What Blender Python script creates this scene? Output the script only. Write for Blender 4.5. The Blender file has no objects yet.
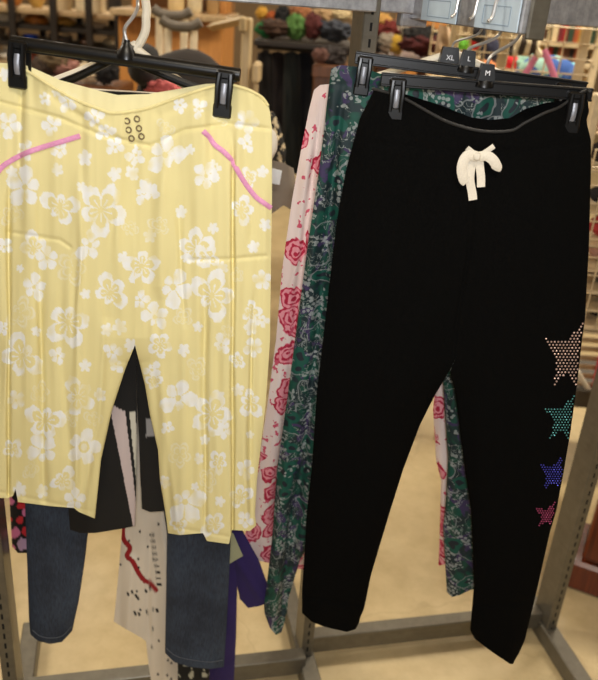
import bpy, math, random
import numpy as np
from mathutils import Vector, Matrix, noise as mn
random.seed(7)
RNG = np.random.default_rng(7)
C = bpy.context.scene.collection

# ------------------------------------------------------------------ camera
F, PITCH, ROLL, H = 770.0, math.radians(24.68), math.radians(4.48), 1.55
d_ = np.array([0, math.cos(PITCH), -math.sin(PITCH)])
u0 = np.array([0, math.sin(PITCH), math.cos(PITCH)])
r0 = np.array([1.0, 0, 0])
R_ = math.cos(ROLL) * r0 + math.sin(ROLL) * u0
U_ = -math.sin(ROLL) * r0 + math.cos(ROLL) * u0
CAM = np.array([0, 0, H])

def ray(x, y):
    x = np.asarray(x, float)[..., None]; y = np.asarray(y, float)[..., None]
    return d_ * F + R_ * (x - 299) - U_ * (y - 340)
def P(x, y, Y):
    """world point seen at photo position (x, y) on the upright plane at distance Y"""
    r = ray(x, y)
    return CAM + r * (np.asarray(Y, float)[..., None] / r[..., 1:2])
def G(x, y, z=0.0):
    r = ray(x, y)
    return CAM + r * ((z - H) / r[..., 2:3])

cam = bpy.data.cameras.new('camera')
cam.sensor_fit = 'HORIZONTAL'; cam.sensor_width = 36.0; cam.lens = F / 598 * 36.0
cam.clip_start = 0.02; cam.clip_end = 60
cam.dof.use_dof = True; cam.dof.focus_distance = 1.2; cam.dof.aperture_fstop = 5.0
co = bpy.data.objects.new('camera', cam); C.objects.link(co)
M = Matrix(((R_[0], U_[0], -d_[0], 0), (R_[1], U_[1], -d_[1], 0), (R_[2], U_[2], -d_[2], H), (0, 0, 0, 1)))
co.matrix_world = M
bpy.context.scene.camera = co

# ------------------------------------------------------------------ materials
def lin(c):
    return tuple((v / 12.92 if v <= 0.04045 else ((v + 0.055) / 1.055) ** 2.4) for v in [k / 255 for k in c]) + (1.0,)
class NT:
    def __init__(s, name):
        s.m = bpy.data.materials.new(name); s.m.use_nodes = True
        s.t = s.m.node_tree; s.b = s.t.nodes['Principled BSDF']
        s.tc = None
    def n(s, typ, **kw):
        o = s.t.nodes.new(typ)
        for k, v in kw.items():
            if k.startswith('_'): setattr(o, k[1:], v)
            else: o.inputs[k.replace('__', ' ')].default_value = v
        return o
    def l(s, a, b): s.t.links.new(a, b)
    def coord(s):
        if not s.tc: s.tc = s.t.nodes.new('ShaderNodeTexCoord')
        return s.tc.outputs['Object']
    def mapped(s, scale=(1, 1, 1), rot=(0, 0, 0)):
        m = s.t.nodes.new('ShaderNodeMapping'); m.inputs['Scale'].default_value = scale; m.inputs['Rotation'].default_value = rot
        s.l(s.coord(), m.inputs['Vector']); return m.outputs['Vector']
    def noise(s, scale, detail=2, vec=None, rough=0.5, dist=0.0):
        o = s.n('ShaderNodeTexNoise', Scale=scale, Detail=detail, Roughness=rough, Distortion=dist)
        s.l(vec or s.coord(), o.inputs['Vector']); return o
    def ramp(s, fac, stops, interp='LINEAR'):
        o = s.t.nodes.new('ShaderNodeValToRGB'); o.color_ramp.interpolation = interp
        e = o.color_ramp.elements
        while len(e) < len(stops): e.new(0.5)
        for k, (p, c) in enumerate(stops):
            e[k].position = p; e[k].color = c if len(c) == 4 else tuple(c) + (1,)
        s.l(fac, o.inputs['Fac']); return o.outputs['Color']
    def mix(s, fac, a, b, blend='MIX'):
        o = s.t.nodes.new('ShaderNodeMix'); o.data_type = 'RGBA'; o.blend_type = blend
        for v, i in ((fac, 0), (a, 6), (b, 7)):
            if hasattr(v, 'is_output'): s.l(v, o.inputs[i])
            else: o.inputs[i].default_value = v
        return o.outputs[2]
    def math(s, op, a, b=0.0):
        o = s.t.nodes.new('ShaderNodeMath'); o.operation = op
        for v, i in ((a, 0), (b, 1)):
            if hasattr(v, 'is_output'): s.l(v, o.inputs[i])
            else: o.inputs[i].default_value = v
        return o.outputs[0]
    def bump(s, height, strength=0.3, distance=0.002):
        o = s.n('ShaderNodeBump', Strength=strength, Distance=distance)
        s.l(height, o.inputs['Height']); s.l(o.outputs['Normal'], s.b.inputs['Normal'])
    def base(s, col, rough=0.6, metal=0.0):
        if hasattr(col, 'is_output'): s.l(col, s.b.inputs['Base Color'])
        else: s.b.inputs['Base Color'].default_value = col
        s.b.inputs['Roughness'].default_value = rough; s.b.inputs['Metallic'].default_value = metal
        return s.m
_mc = {}
def plain(name, rgb, rough=0.6, metal=0.0, var=0.12, scale=30, bump=0.0):
    key = (name, rgb, rough, metal)
    if key in _mc: return _mc[key]
    t = NT(name); c = lin(rgb)
    nz = t.noise(scale, 3)
    col = t.ramp(nz.outputs['Fac'], [(0.3, tuple(v * (1 - var) for v in c[:3])), (0.7, tuple(min(1, v * (1 + var)) for v in c[:3]))])
    t.base(col, rough, metal)
    if bump: t.bump(nz.outputs['Fac'], bump, 0.003)
    _mc[key] = t.m; return t.m
def cloth_plain(rgb, name='cloth', rough=0.9, weave=900):
    key = (name, rgb)
    if key in _mc: return _mc[key]
    t = NT(name); c = lin(rgb)
    nz = t.noise(14, 3); col = t.ramp(nz.outputs['Fac'], [(0.3, tuple(v * .85 for v in c[:3])), (0.7, tuple(min(1, v * 1.12) for v in c[:3]))])
    t.base(col, rough); w = t.noise(weave, 1); t.bump(w.outputs['Fac'], 0.25, 0.0006)
    t.b.inputs['Sheen Weight'].default_value = 0.05; _mc[key] = t.m; return t.m
def vcol_cloth(name, rough=0.85, weave=1000):
    t = NT(name); a = t.t.nodes.new('ShaderNodeVertexColor'); a.layer_name = 'Col'
    t.base(a.outputs['Color'], rough); w = t.noise(weave, 1); t.bump(w.outputs['Fac'], 0.15, 0.0005)
    return t.m

m_yellow = vcol_cloth('yellow_floral_jersey')
m_printed = vcol_cloth('printed_cotton')
m_pinktrim = plain('pink_ribbon', (222, 150, 190), .6, 0, .08, 300)
m_blackcloth = None
t = NT('black_fleece'); nz = t.noise(420, 2)
t.base(t.ramp(nz.outputs['Fac'], [(.3, (.0018, .0018, .0017)), (.7, (.0036, .0035, .0033))]), .95); t.bump(nz.outputs['Fac'], .15, .0006)
t.b.inputs['Specular IOR Level'].default_value = .06
m_black_fleece = t.m
m_black_plastic = plain('black_plastic', (8, 8, 9), .33, 0, .1, 60)
m_steel_wire = plain('steel_wire', (205, 202, 198), .32, .75, .05, 50)
m_insert = plain('steel_insert', (150, 152, 160), .45, .5, .1, 90)
m_white_plastic = plain('white_plastic', (232, 222, 200), .4, 0, .05, 40)
m_letter = plain('white_letter', (235, 235, 240), .5, 0, .02)
m_cord = plain('cream_cotton_tape', (235, 226, 208), .85, 0, .06, 500, .3)
# galvanised / painted rack steel
t = NT('rack_steel'); nz = t.noise(45, 4, rough=.65); sc_ = t.noise(9, 3, t.mapped((1, 1, 14)))
c1 = t.ramp(nz.outputs['Fac'], [(.25, lin((100, 95, 84))), (.75, lin((116, 111, 99)))])
c2 = t.ramp(sc_.outputs['Fac'], [(.45, (1, 1, 1)), (.75, (.90, .89, .87))])
t.base(t.mix(1.0, c1, c2, 'MULTIPLY'), .38, .45); m_rack = t.m
t = NT('rail_steel'); nz = t.noise(60, 5, rough=.7); st = t.noise(12, 4, t.mapped((14, 2, 1)))
c1 = t.ramp(nz.outputs['Fac'], [(.3, lin((140, 140, 142))), (.7, lin((182, 182, 184)))])
c2 = t.ramp(st.outputs['Fac'], [(.4, (1, 1, 1)), (.62, (.6, .6, .62))])
t.base(t.mix(.3, c1, c2, 'MULTIPLY'), .4, .5); m_rail = t.m
m_slot = plain('slot_dark', (14, 12, 10), .9)
m_paper = plain('pale_blue_card', (196, 214, 228), .45, 0, .06, 40)
m_paperline = plain('card_print', (140, 160, 178), .5, 0, .05)
# paisley
t = NT('green_paisley'); v = t.coord()
n1 = t.noise(26, 1.5, dist=1.3); n2 = t.noise(34, 2, t.mapped((1, 1, 1), (0, .7, 1.1)), dist=1.0)
col = t.ramp(n1.outputs['Fac'], [(.0, (.004, .010, .014)), (.47, (.006, .022, .026)), (.55, (.002, .050, .034)), (.72, (.003, .075, .052))])
pm = t.ramp(n2.outputs['Fac'], [(.56, (0, 0, 0)), (.60, (1, 1, 1))])
col = t.mix(pm, col, (.040, .026, .085, 1))
n3 = t.noise(48, 2, dist=1.8)
ab = t.math('ABSOLUTE', t.math('SUBTRACT', n3.outputs['Fac'], .5))
ln = t.math('LESS_THAN', ab, .016)
n4 = t.noise(20, 1); mk = t.math('GREATER_THAN', n4.outputs['Fac'], .47)
col = t.mix(t.math('MULTIPLY', t.math('MULTIPLY', ln, mk), .8), col, (.28, .31, .29, 1))
sx = t.n('ShaderNodeSeparateXYZ'); t.l(v, sx.inputs[0]); cx2 = t.n('ShaderNodeCombineXYZ'); t.l(sx.outputs[0], cx2.inputs[0]); t.l(sx.outputs[2], cx2.inputs[1])
dn = t.noise(19, 2); vm = t.n('ShaderNodeVectorMath', _operation='MULTIPLY_ADD'); t.l(dn.outputs['Color'], vm.inputs[0]); vm.inputs[1].default_value = (.055, .055, 0); t.l(cx2.outputs[0], vm.inputs[2])
vp = t.n('ShaderNodeTexVoronoi', Scale=27.0, _voronoi_dimensions='2D'); t.l(vm.outputs[0], vp.inputs['Vector'])
sp_ = t.n('ShaderNodeSeparateColor'); t.l(vp.outputs['Color'], sp_.inputs[0])
drop = t.math('MULTIPLY', t.math('LESS_THAN', vp.outputs['Distance'], .40), t.math('GREATER_THAN', sp_.outputs[0], .55))
col = t.mix(drop, col, (.002, .070, .050, 1))
core = t.math('MULTIPLY', t.math('LESS_THAN', vp.outputs['Distance'], .17), t.math('GREATER_THAN', sp_.outputs[0], .55)); col = t.mix(core, col, (.006, .012, .02, 1))
rim = t.math('MULTIPLY', t.math('LESS_THAN', t.math('ABSOLUTE', t.math('SUBTRACT', vp.outputs['Distance'], .44)), .035), t.math('GREATER_THAN', sp_.outputs[1], .5)); col = t.mix(t.math('MULTIPLY', rim, .6), col, (.26, .28, .28, 1))
vo = t.n('ShaderNodeTexVoronoi', Scale=130.0, _voronoi_dimensions='2D'); t.l(cx2.outputs[0], vo.inputs['Vector'])
dt = t.math('LESS_THAN', vo.outputs['Distance'], .36); n5 = t.noise(30, 1, t.mapped((1, 1, 1), (.4, .2, 2)))
mk2 = t.math('GREATER_THAN', n5.outputs['Fac'], .56)
col = t.mix(t.math('MULTIPLY', t.math('MULTIPLY', dt, mk2), .65), col, (.34, .37, .36, 1))
t.base(col, .7); m_paisley = t.m
# pink roses
t = NT('pink_rose_print'); v = t.coord()
wob = t.noise(40, 2); vm = t.n('ShaderNodeVectorMath', _operation='MULTIPLY_ADD'); t.l(wob.outputs['Color'], vm.inputs[0])
vm.inputs[1].default_value = (.03, .03, .03); t.l(v, vm.inputs[2])
sx = t.n('ShaderNodeSeparateXYZ'); t.l(vm.outputs[0], sx.inputs[0]); cx2 = t.n('ShaderNodeCombineXYZ'); t.l(sx.outputs[0], cx2.inputs[0]); t.l(sx.outputs[2], cx2.inputs[1])
vo = t.n('ShaderNodeTexVoronoi', Scale=20.0, _voronoi_dimensions='2D'); t.l(cx2.outputs[0], vo.inputs['Vector'])
rose = t.math('LESS_THAN', vo.outputs['Distance'], .46)
rings = t.math('SINE', t.math('MULTIPLY', vo.outputs['Distance'], 34.0))
ringn = t.noise(95, 2); rr = t.math('ADD', rings, t.math('MULTIPLY', t.math('SUBTRACT', ringn.outputs['Fac'], .5), 4.0))
petal = t.ramp(rr, [(.0, lin((232, 150, 160))), (.35, lin((205, 62, 92))), (.8, lin((176, 30, 62)))])
sep = t.n('ShaderNodeSeparateColor'); t.l(vo.outputs['Color'], sep.inputs[0])
some = t.math('GREATER_THAN', sep.outputs[0], .36)
bs = t.noise(8, 2); base = t.ramp(bs.outputs['Fac'], [(.3, lin((226, 200, 192))), (.7, lin((238, 220, 214)))])
col = t.mix(t.math('MULTIPLY', rose, some), base, petal)
sp = t.noise(70, 2); spm = t.math('GREATER_THAN', sp.outputs['Fac'], .64)
col = t.mix(spm, col, lin((206, 84, 108))); t.base(col, .85); m_rose = t.m
# denim
t = NT('dark_denim'); n1 = t.noise(9, 4); n2 = t.noise(600, 1, t.mapped((1, 1, .12)))
col = t.ramp(n1.outputs['Fac'], [(.3, lin((34, 41, 55))), (.7, lin((58, 69, 86)))])
col = t.mix(.55, col, t.ramp(n2.outputs['Fac'], [(.3, (.35, .35, .38)), (.7, (1.4, 1.4, 1.4))]), 'MULTIPLY')
t.base(col, .9); t.bump(n2.outputs['Fac'], .3, .0008); m_denim = t.m
m_stitch = plain('grey_stitch', (92, 96, 104), .8)
# concrete
t = NT('polished_concrete'); n1 = t.noise(2.2, 6, rough=.62); n2 = t.noise(11, 5, rough=.7); vo = t.n('ShaderNodeTexVoronoi', Scale=.9, _feature='DISTANCE_TO_EDGE')
wb = t.noise(3, 4); vm = t.n('ShaderNodeVectorMath', _operation='MULTIPLY_ADD'); t.l(wb.outputs['Color'], vm.inputs[0]); vm.inputs[1].default_value = (.5, .5, 0); t.l(t.coord(), vm.inputs[2]); t.l(vm.outputs[0], vo.inputs['Vector'])
col = t.ramp(n1.outputs['Fac'], [(.3, lin((184, 164, 122))), (.55, lin((200, 180, 138))), (.75, lin((208, 190, 150)))])
c2 = t.ramp(n2.outputs['Fac'], [(.35, (.80, .78, .74)), (.6, (1, 1, 1))])
col = t.mix(.7, col, c2, 'MULTIPLY')
ck = t.math('LESS_THAN', vo.outputs['Distance'], .004); col = t.mix(t.math('MULTIPLY', ck, .12), col, lin((120, 98, 66)))
t.base(col, .38); m_floor = t.m
def wood(name, a, b, rough=.45, sc=(2, 2, .3)):
    t = NT(name); n = t.noise(18, 5, t.mapped((sc[0] * 3, sc[1] * 3, sc[2])), dist=.8)
    t.base(t.ramp(n.outputs['Fac'], [(.3, lin(a)), (.7, lin(b))]), rough); return t.m
m_oak = wood('orange_oak', (186, 122, 58), (212, 150, 80))
m_pine = wood('pale_pine', (180, 156, 116), (206, 184, 144))
m_mahog = wood('mahogany', (78, 30, 12), (122, 54, 22), .3)
m_brownwood = wood('brown_wood', (84, 50, 26), (112, 68, 36))
m_tanboard = wood('tan_shelf_board', (178, 150, 112), (204, 178, 138))
m_darkmetal = plain('dark_metal', (46, 40, 36), .5, .3)
m_cream_wire = plain('cream_enamel_wire', (214, 194, 156), .4)
m_wall = plain('store_wall', (150, 128, 100), .9, 0, .1, 3)
m_ceiling = plain('ceiling_tile', (210, 200, 180), .9, 0, .05, 3)

# ------------------------------------------------------------------ mesh helpers
class MB:
    def __init__(s): s.v = []; s.f = []; s.mi = []; s.cur = 0
    def add(s, vs, fs):
        b = len(s.v); s.v.extend([tuple(map(float, p)) for p in vs]); s.f.extend([tuple(b + i for i in f) for f in fs]); s.mi.extend([s.cur] * len(fs)); return s
    def box(s, c, size, ax=None, bev=0.0):
        """box with bevelled edges; ax = three axes as rows"""
        ax = np.eye(3) if ax is None else np.asarray(ax, float)
        h = np.asarray(size, float) / 2; bv = min(bev, h.min() * .6)
        if bv <= 0:
            vs = [np.asarray(c) + ax.T @ (h * np.array(q)) for q in [(-1,-1,-1),(1,-1,-1),(1,1,-1),(-1,1,-1),(-1,-1,1),(1,-1,1),(1,1,1),(-1,1,1)]]
            return s.add(vs, [(0,3,2,1),(4,5,6,7),(0,1,5,4),(1,2,6,5),(2,3,7,6),(3,0,4,7)])
        vs = []; idx = {}
        for sx in (-1, 1):
            for sy in (-1, 1):
                for sz in (-1, 1):
                    for k in range(3):
                        q = np.array([sx, sy, sz]) * (h - bv); q[k] = (sx, sy, sz)[k] * h[k]
                        idx[(sx, sy, sz, k)] = len(vs); vs.append(np.asarray(c) + ax.T @ q)
        fs = []
        I = lambda a, b, cc, k: idx[(a, b, cc, k)]
        for sg in (-1, 1):
            q = [I(sg,-1,-1,0), I(sg,1,-1,0), I(sg,1,1,0), I(sg,-1,1,0)]; fs.append(q if sg > 0 else q[::-1])
            q = [I(-1,sg,-1,1), I(-1,sg,1,1), I(1,sg,1,1), I(1,sg,-1,1)]; fs.append(q if sg > 0 else q[::-1])
            q = [I(-1,-1,sg,2), I(1,-1,sg,2), I(1,1,sg,2), I(-1,1,sg,2)]; fs.append(q if sg > 0 else q[::-1])
        for a in (-1, 1):
            for b in (-1, 1):
                fs.append([I(a,b,-1,0), I(a,b,1,0), I(a,b,1,1), I(a,b,-1,1)] if a*b > 0 else [I(a,b,1,0), I(a,b,-1,0), I(a,b,-1,1), I(a,b,1,1)])
                fs.append([I(a,-1,b,0), I(a,1,b,0), I(a,1,b,2), I(a,-1,b,2)] if a*b < 0 else [I(a,1,b,0), I(a,-1,b,0), I(a,-1,b,2), I(a,1,b,2)])
                fs.append([I(-1,a,b,1), I(1,a,b,1), I(1,a,b,2), I(-1,a,b,2)] if a*b > 0 else [I(1,a,b,1), I(-1,a,b,1), I(-1,a,b,2), I(1,a,b,2)])
                for cc in (-1, 1):
                    q = [I(a,b,cc,0), I(a,b,cc,1), I(a,b,cc,2)]; fs.append(q if a*b*cc > 0 else q[::-1])
        return s.add(vs, fs)
    def tube(s, pts, r, n=8, flat=None, up=(0, 0, 1), caps=True):
        """tube along pts; r radius or list; flat=(a,b) elliptical half axes (a across, b along `up`)"""
        pts = [np.asarray(p, float) for p in pts]; N = len(pts); vs = []; fs = []
        prev = None
        for i, p in enumerate(pts):
            tg = pts[min(i + 1, N - 1)] - pts[max(i - 1, 0)]; tg = tg / (np.linalg.norm(tg) + 1e-12)
            ref = np.asarray(up, float) if prev is None else prev
            a = ref - tg * (ref @ tg)
            if np.linalg.norm(a) < 1e-4: a = np.cross(tg, (1, .3, .2))
            a = a / np.linalg.norm(a); prev = a if flat is None else None
            b = np.cross(tg, a); rr = r[i] if hasattr(r, '__len__') else r
            for k in range(n):
                th = 2 * math.pi * k / n
                ra, rb = (flat[1], flat[0]) if flat else (rr, rr)
                vs.append(p + a * math.cos(th) * ra + b * math.sin(th) * rb)
        for i in range(N - 1):
            for k in range(n):
                fs.append((i*n + k, i*n + (k+1) % n, (i+1)*n + (k+1) % n, (i+1)*n + k))
        if caps: fs.append(tuple(range(n))[::-1]); fs.append(tuple((N-1)*n + k for k in range(n)))
        return s.add(vs, fs)
    def lathe(s, c, prof, n=16):
        vs = []; fs = []
        for r, z in prof:
            for k in range(n):
                th = 2 * math.pi * k / n; vs.append((c[0] + r*math.cos(th), c[1] + r*math.sin(th), c[2] + z))
        for i in range(len(prof) - 1):
            for k in range(n): fs.append((i*n+k, i*n+(k+1) % n, (i+1)*n+(k+1) % n, (i+1)*n+k))
        fs.append(tuple(range(n))[::-1]); fs.append(tuple((len(prof)-1)*n + k for k in range(n)))
        return s.add(vs, fs)
    def blob(s, c, rad, amp=.15, freq=2.0, seed=0, n=20, flatbase=None):
        vs = []; fs = []; m = n // 2 + 1
        for i in range(m + 1):
            ph = math.pi * i / m
            for k in range(n):
                th = 2 * math.pi * k / n
                u = Vector((math.sin(ph) * math.cos(th), math.sin(ph) * math.sin(th), math.cos(ph)))
                f = 1 + amp * (mn.noise(u * freq + Vector((seed * 7.3, seed * 1.7, seed))) + .5 * mn.noise(u * freq * 2.3 + Vector((seed, seed * 3.1, 0))))
                z = u.z * rad[2] * f
                if flatbase is not None: z = max(z, -rad[2] * flatbase)
                vs.append((c[0] + u.x * rad[0] * f, c[1] + u.y * rad[1] * f, c[2] + z))
        for i in range(m):
            for k in range(n): fs.append((i*n+k, (i+1)*n+k, (i+1)*n+(k+1) % n, i*n+(k+1) % n))
        return s.add(vs, fs)

def props(o, label=None, cat=None, group=None, kind=None):
    if label: o['label'] = label
    if cat: o['category'] = cat
    if group: o['group'] = group
    if kind: o['kind'] = kind
    return o
def raw(name, V, Fc, mats, parent=None, loc=(0, 0, 0), smooth=True, mi=None, weld=0):
    me = bpy.data.meshes.new(name)
    V = np.asarray(V, float) - np.asarray(loc, float)
    me.from_pydata(V.tolist(), [], Fc)
    for m in (mats if isinstance(mats, (list, tuple)) else [mats]): me.materials.append(m)
    if mi is not None and any(mi): me.polygons.foreach_set('material_index', mi)
    if smooth: me.polygons.foreach_set('use_smooth', [True] * len(me.polygons))
    me.update()
    o = bpy.data.objects.new(name, me); C.objects.link(o)
    if parent is not None: o.parent = parent
    return o
def build(name, mb, mats, parent=None, label=None, cat=None, group=None, kind=None, smooth=None, local=False, angle=35):
    """mesh in world coordinates (or parent-local when local=True)"""
    V = np.asarray(mb.v)
    if parent is None:
        loc = np.array([(V[:, 0].min() + V[:, 0].max()) / 2, (V[:, 1].min() + V[:, 1].max()) / 2, V[:, 2].min()])
        o = raw(name, V, mb.f, mats, None, loc, True, mb.mi); o.location = loc
    else:
        base = (0, 0, 0)
        if not local:
            q = parent; base = np.zeros(3)
            while q is not None: base = base + np.array(q.location); q = q.parent
        o = raw(name, V, mb.f, mats, parent, base, True, mb.mi)
    me = o.data
    try: me.set_sharp_from_angle(angle=math.radians(angle))
    except Exception: pass
    return props(o, label, cat, group, kind)
def empty(name, loc, label, cat, group=None, rot=None):
    o = bpy.data.objects.new(name, None); C.objects.link(o); o.location = [float(q) for q in loc]; o.empty_display_size = .05
    if rot is not None: o.rotation_euler = rot
    return props(o, label, cat, group)

# value noise in 2D (numpy)
_lat = RNG.random((256, 256))
def vnoise(x, y):
    x = np.asarray(x, float); y = np.asarray(y, float)
    xi = np.floor(x).astype(int); yi = np.floor(y).astype(int); fx = x - xi; fy = y - yi
    fx = fx*fx*(3-2*fx); fy = fy*fy*(3-2*fy)
    g = lambda a, b: _lat[a % 256, b % 256]
    return (g(xi, yi)*(1-fx)+g(xi+1, yi)*fx)*(1-fy) + (g(xi, yi+1)*(1-fx)+g(xi+1, yi+1)*fx)*fy - .5

# ------------------------------------------------------------------ garments
def segdist(x, y, pts):
    best = np.full(np.shape(x), 1e9)
    for (x0, y0), (x1, y1) in zip(pts[:-1], pts[1:]):
        dx, dy = x1-x0, y1-y0; L2 = dx*dx+dy*dy+1e-9
        tt = np.clip(((x-x0)*dx+(y-y0)*dy)/L2, 0, 1)
        best = np.minimum(best, np.hypot(x-x0-tt*dx, y-y0-tt*dy))
    return best
def ip(tab, v):
    a = sorted(tab); return np.interp(v, [q[0] for q in a], [q[1] for q in a])

class Garment:
    """Closed cloth tubes. Each panel has left/right edges (y,x), a top and hem line (x,y), its own fullness and folds."""
    def __init__(s, D, thick=.016, wr=.0022, wrs=(28, 110), seed=0, creases=(), warp=None):
        s.D = D; s.t = thick; s.wr = wr; s.wrs = wrs; s.seed = seed; s.creases = creases; s.V = []; s.Fc = []; s.col = []; s.pan = []; s.warp = warp; s.pinch = []
    def depth(s, x, y, front=1.0):
        w = s.wr * 2 * vnoise(x / s.wrs[0] + 11.3*s.seed, y / s.wrs[1] + 3.7*s.seed) + s.wr * 1.0 * vnoise(x / (s.wrs[0]*.4) + 5, y / (s.wrs[1]*.5) + 9*s.seed)
        for n_, (pts, wid, amp) in enumerate(s.creases):
            p0, p1 = np.array(pts[0], float), np.array(pts[-1], float); ax = p1 - p0; L_ = np.hypot(*ax)
            if abs(ax[1]) > abs(ax[0]) and L_ > 90:      # hanging fold: wanders a little and fades at both ends
                tt = np.clip(((x-p0[0])*ax[0] + (y-p0[1])*ax[1]) / L_**2, 0, 1)
                fade = np.clip(tt/.18, 0, 1) * np.clip((1-tt)/.10 + (.45 if p1[1] > 450 else 0), 0, 1)
                wid2 = wid * (1 + .8*vnoise(y/70 + n_*3.1, 0*x + n_))
                xs = x + 5*vnoise(y/75 + n_*5.7, 0*x + 2.2) * (0.35 if abs(amp) > .010 else 1)
                w = w + amp * fade * (1 + .7*vnoise(y/45 + n_, 0*x + 7.7)) * np.exp(-(segdist(xs, y, pts) / wid2) ** 2)
            else:
                w = w + amp * np.exp(-(segdist(x, y, pts) / wid) ** 2)
        return w
    def sheet(s, p, x, y, sn, side):
        # fullness profile: pinched on each edge that is a free edge
        pl = p['pl'](y) if callable(p['pl']) else p['pl']; pr = p['pr'](y) if callable(p['pr']) else p['pr']
        q = 2.6; a = np.clip(1 - 2*sn, 0, 1); b = np.clip(2*sn - 1, 0, 1)
        pf = (1 - pl * a**q) * (1 - pr * b**q); pf = np.sqrt(np.clip(pf, 0, 1))
        off = s.t * p.get('full', 1.0) * pf
        for qx, qy, qw in s.pinch: off = off * (1 - .72*np.exp(-((x-qx)/qw)**2 - ((y-qy)/(2.2*qw))**2))
        w = s.depth(x, y) * np.clip(pf * 1.6, 0, 1)
        D = s.D + (s.warp(x, y) if s.warp else 0)
        return P(x, y, D - side * off - w * (1 if side > 0 else .5))
    def panel(s, L, R, top, hem, topback=None, ns=40, nv=80, pl=1.0, pr=1.0, full=1.0, colour=None, hemfull=True):
        p = dict(L=L, R=R, pl=pl, pr=pr, full=full); s.pan.append(p)
        sn, vn = np.meshgrid(np.linspace(0, 1, ns), np.linspace(0, 1, nv))
        sn = .5 - .5*np.cos(np.pi*sn) if ns < 90 else sn
        for side in (1, -1):
            tp = top if (side > 0 or topback is None) else topback
            # solve x from s at top/hem rows, then interpolate rows
            xt0 = ip(L, tp[0][1]); x_top = None
            yt = np.zeros_like(sn); yh = np.zeros_like(sn)
            for arr, tab in ((yt, tp), (yh, hem)):
                ys = np.full(sn.shape, np.mean([q[1] for q in tab]))
                for _ in range(4):
                    xs = ip(L, ys) * (1-sn) + ip(R, ys) * sn
                    ys = ip(tab, xs)
                arr[...] = ys
            y = yt * (1-vn) + yh * vn
            x = ip(L, y) * (1-sn) + ip(R, y) * sn
            co_ = s.sheet(p, x, y, sn, side)
            b = len(s.V) and sum(len(q) for q in s.V)
            s.V.append(co_.reshape(-1, 3))
            if colour is not None: s.col.append(colour(x, y, side).reshape(-1, 4))
            i, k = np.meshgrid(np.arange(nv-1), np.arange(ns-1), indexing='ij'); a0 = (i*ns + k).ravel() + b
            quad = np.stack([a0, a0+ns, a0+ns+1, a0+1], 1) if side > 0 else np.stack([a0, a0+1, a0+ns+1, a0+ns], 1)
            s.Fc.append(quad)
        return s
    def at(s, x, y, lift=.0, k=None):
        """world point on the front surface seen at (x, y)"""
        x = np.atleast_1d(np.asarray(x, float)); y = np.atleast_1d(np.asarray(y, float)); best = None
        for p in s.pan if k is None else [s.pan[k]]:
            l = ip(p['L'], y); r = ip(p['R'], y); sn = np.clip((x-l)/(r-l+1e-9), 0, 1)
            q = s.sheet(p, x, y, sn, 1); inside = ((x >= l-1) & (x <= r+1))
            if best is None: best = q.copy()
            else: best[inside] = q[inside]
        rr = ray(x, y); rr = rr / np.linalg.norm(rr, axis=1)[:, None]
        return best - rr * lift
    def make(s, name, mat, parent=None, label=None, cat=None, group=None, solid=0.0):
        V = np.concatenate(s.V); Fc = np.concatenate(s.Fc)
        me = bpy.data.meshes.new(name)
        if parent is None: loc = np.array([V[:, 0].mean(), V[:, 1].mean(), V[:, 2].min()])
        else: loc = np.array(parent.location)
        V = V - loc
        me.vertices.add(len(V)); me.vertices.foreach_set('co', V.astype(np.float32).ravel())
        me.loops.add(len(Fc)*4); me.loops.foreach_set('vertex_index', Fc.astype(np.int32).ravel())
        me.polygons.add(len(Fc)); me.polygons.foreach_set('loop_start', np.arange(0, len(Fc)*4, 4, dtype=np.int32))
        me.polygons.foreach_set('use_smooth', np.ones(len(Fc), bool))
        me.materials.append(mat); me.update(calc_edges=True)
        if s.col:
            ca = me.color_attributes.new('Col', 'FLOAT_COLOR', 'POINT'); ca.data.foreach_set('color', np.concatenate(s.col).astype(np.float32).ravel())
        me.validate()
        o = bpy.data.objects.new(name, me); C.objects.link(o)
        if parent is None: o.location = loc
        else: o.parent = parent
        return props(o, label, cat, group)

def smoothpts(pts, n=6):
    """Catmull-Rom through points (any dimension)"""
    p = [np.asarray(q, float) for q in pts]; p = [2*p[0]-p[1]] + p + [2*p[-1]-p[-2]]; out = []
    for i in range(1, len(p)-2):
        for k in range(n):
            u = k/n
            out.append(.5*((2*p[i]) + (-p[i-1]+p[i+1])*u + (2*p[i-1]-5*p[i]+4*p[i+1]-p[i+2])*u*u + (-p[i-1]+3*p[i]-3*p[i+1]+p[i+2])*u**3))
    out.append(p[-2]); return out

# ------------------------------------------------------------------ room
def slab(name, c, size, mat):
    o = build(name, MB().box(c, size), mat, kind='structure'); return o
slab('floor', (0, 4, -.05), (14, 14, .1), m_floor)
slab('wall_back', (0, 10.9, 1.5), (14, .1, 3.2), m_wall)
slab('wall_left', (-6.9, 4, 1.5), (.1, 13.7, 3.2), m_wall)
slab('wall_right', (6.9, 4, 1.5), (.1, 13.7, 3.2), m_wall)
slab('ceiling', (0, 4, 3.15), (14, 14, .1), m_ceiling)

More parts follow.
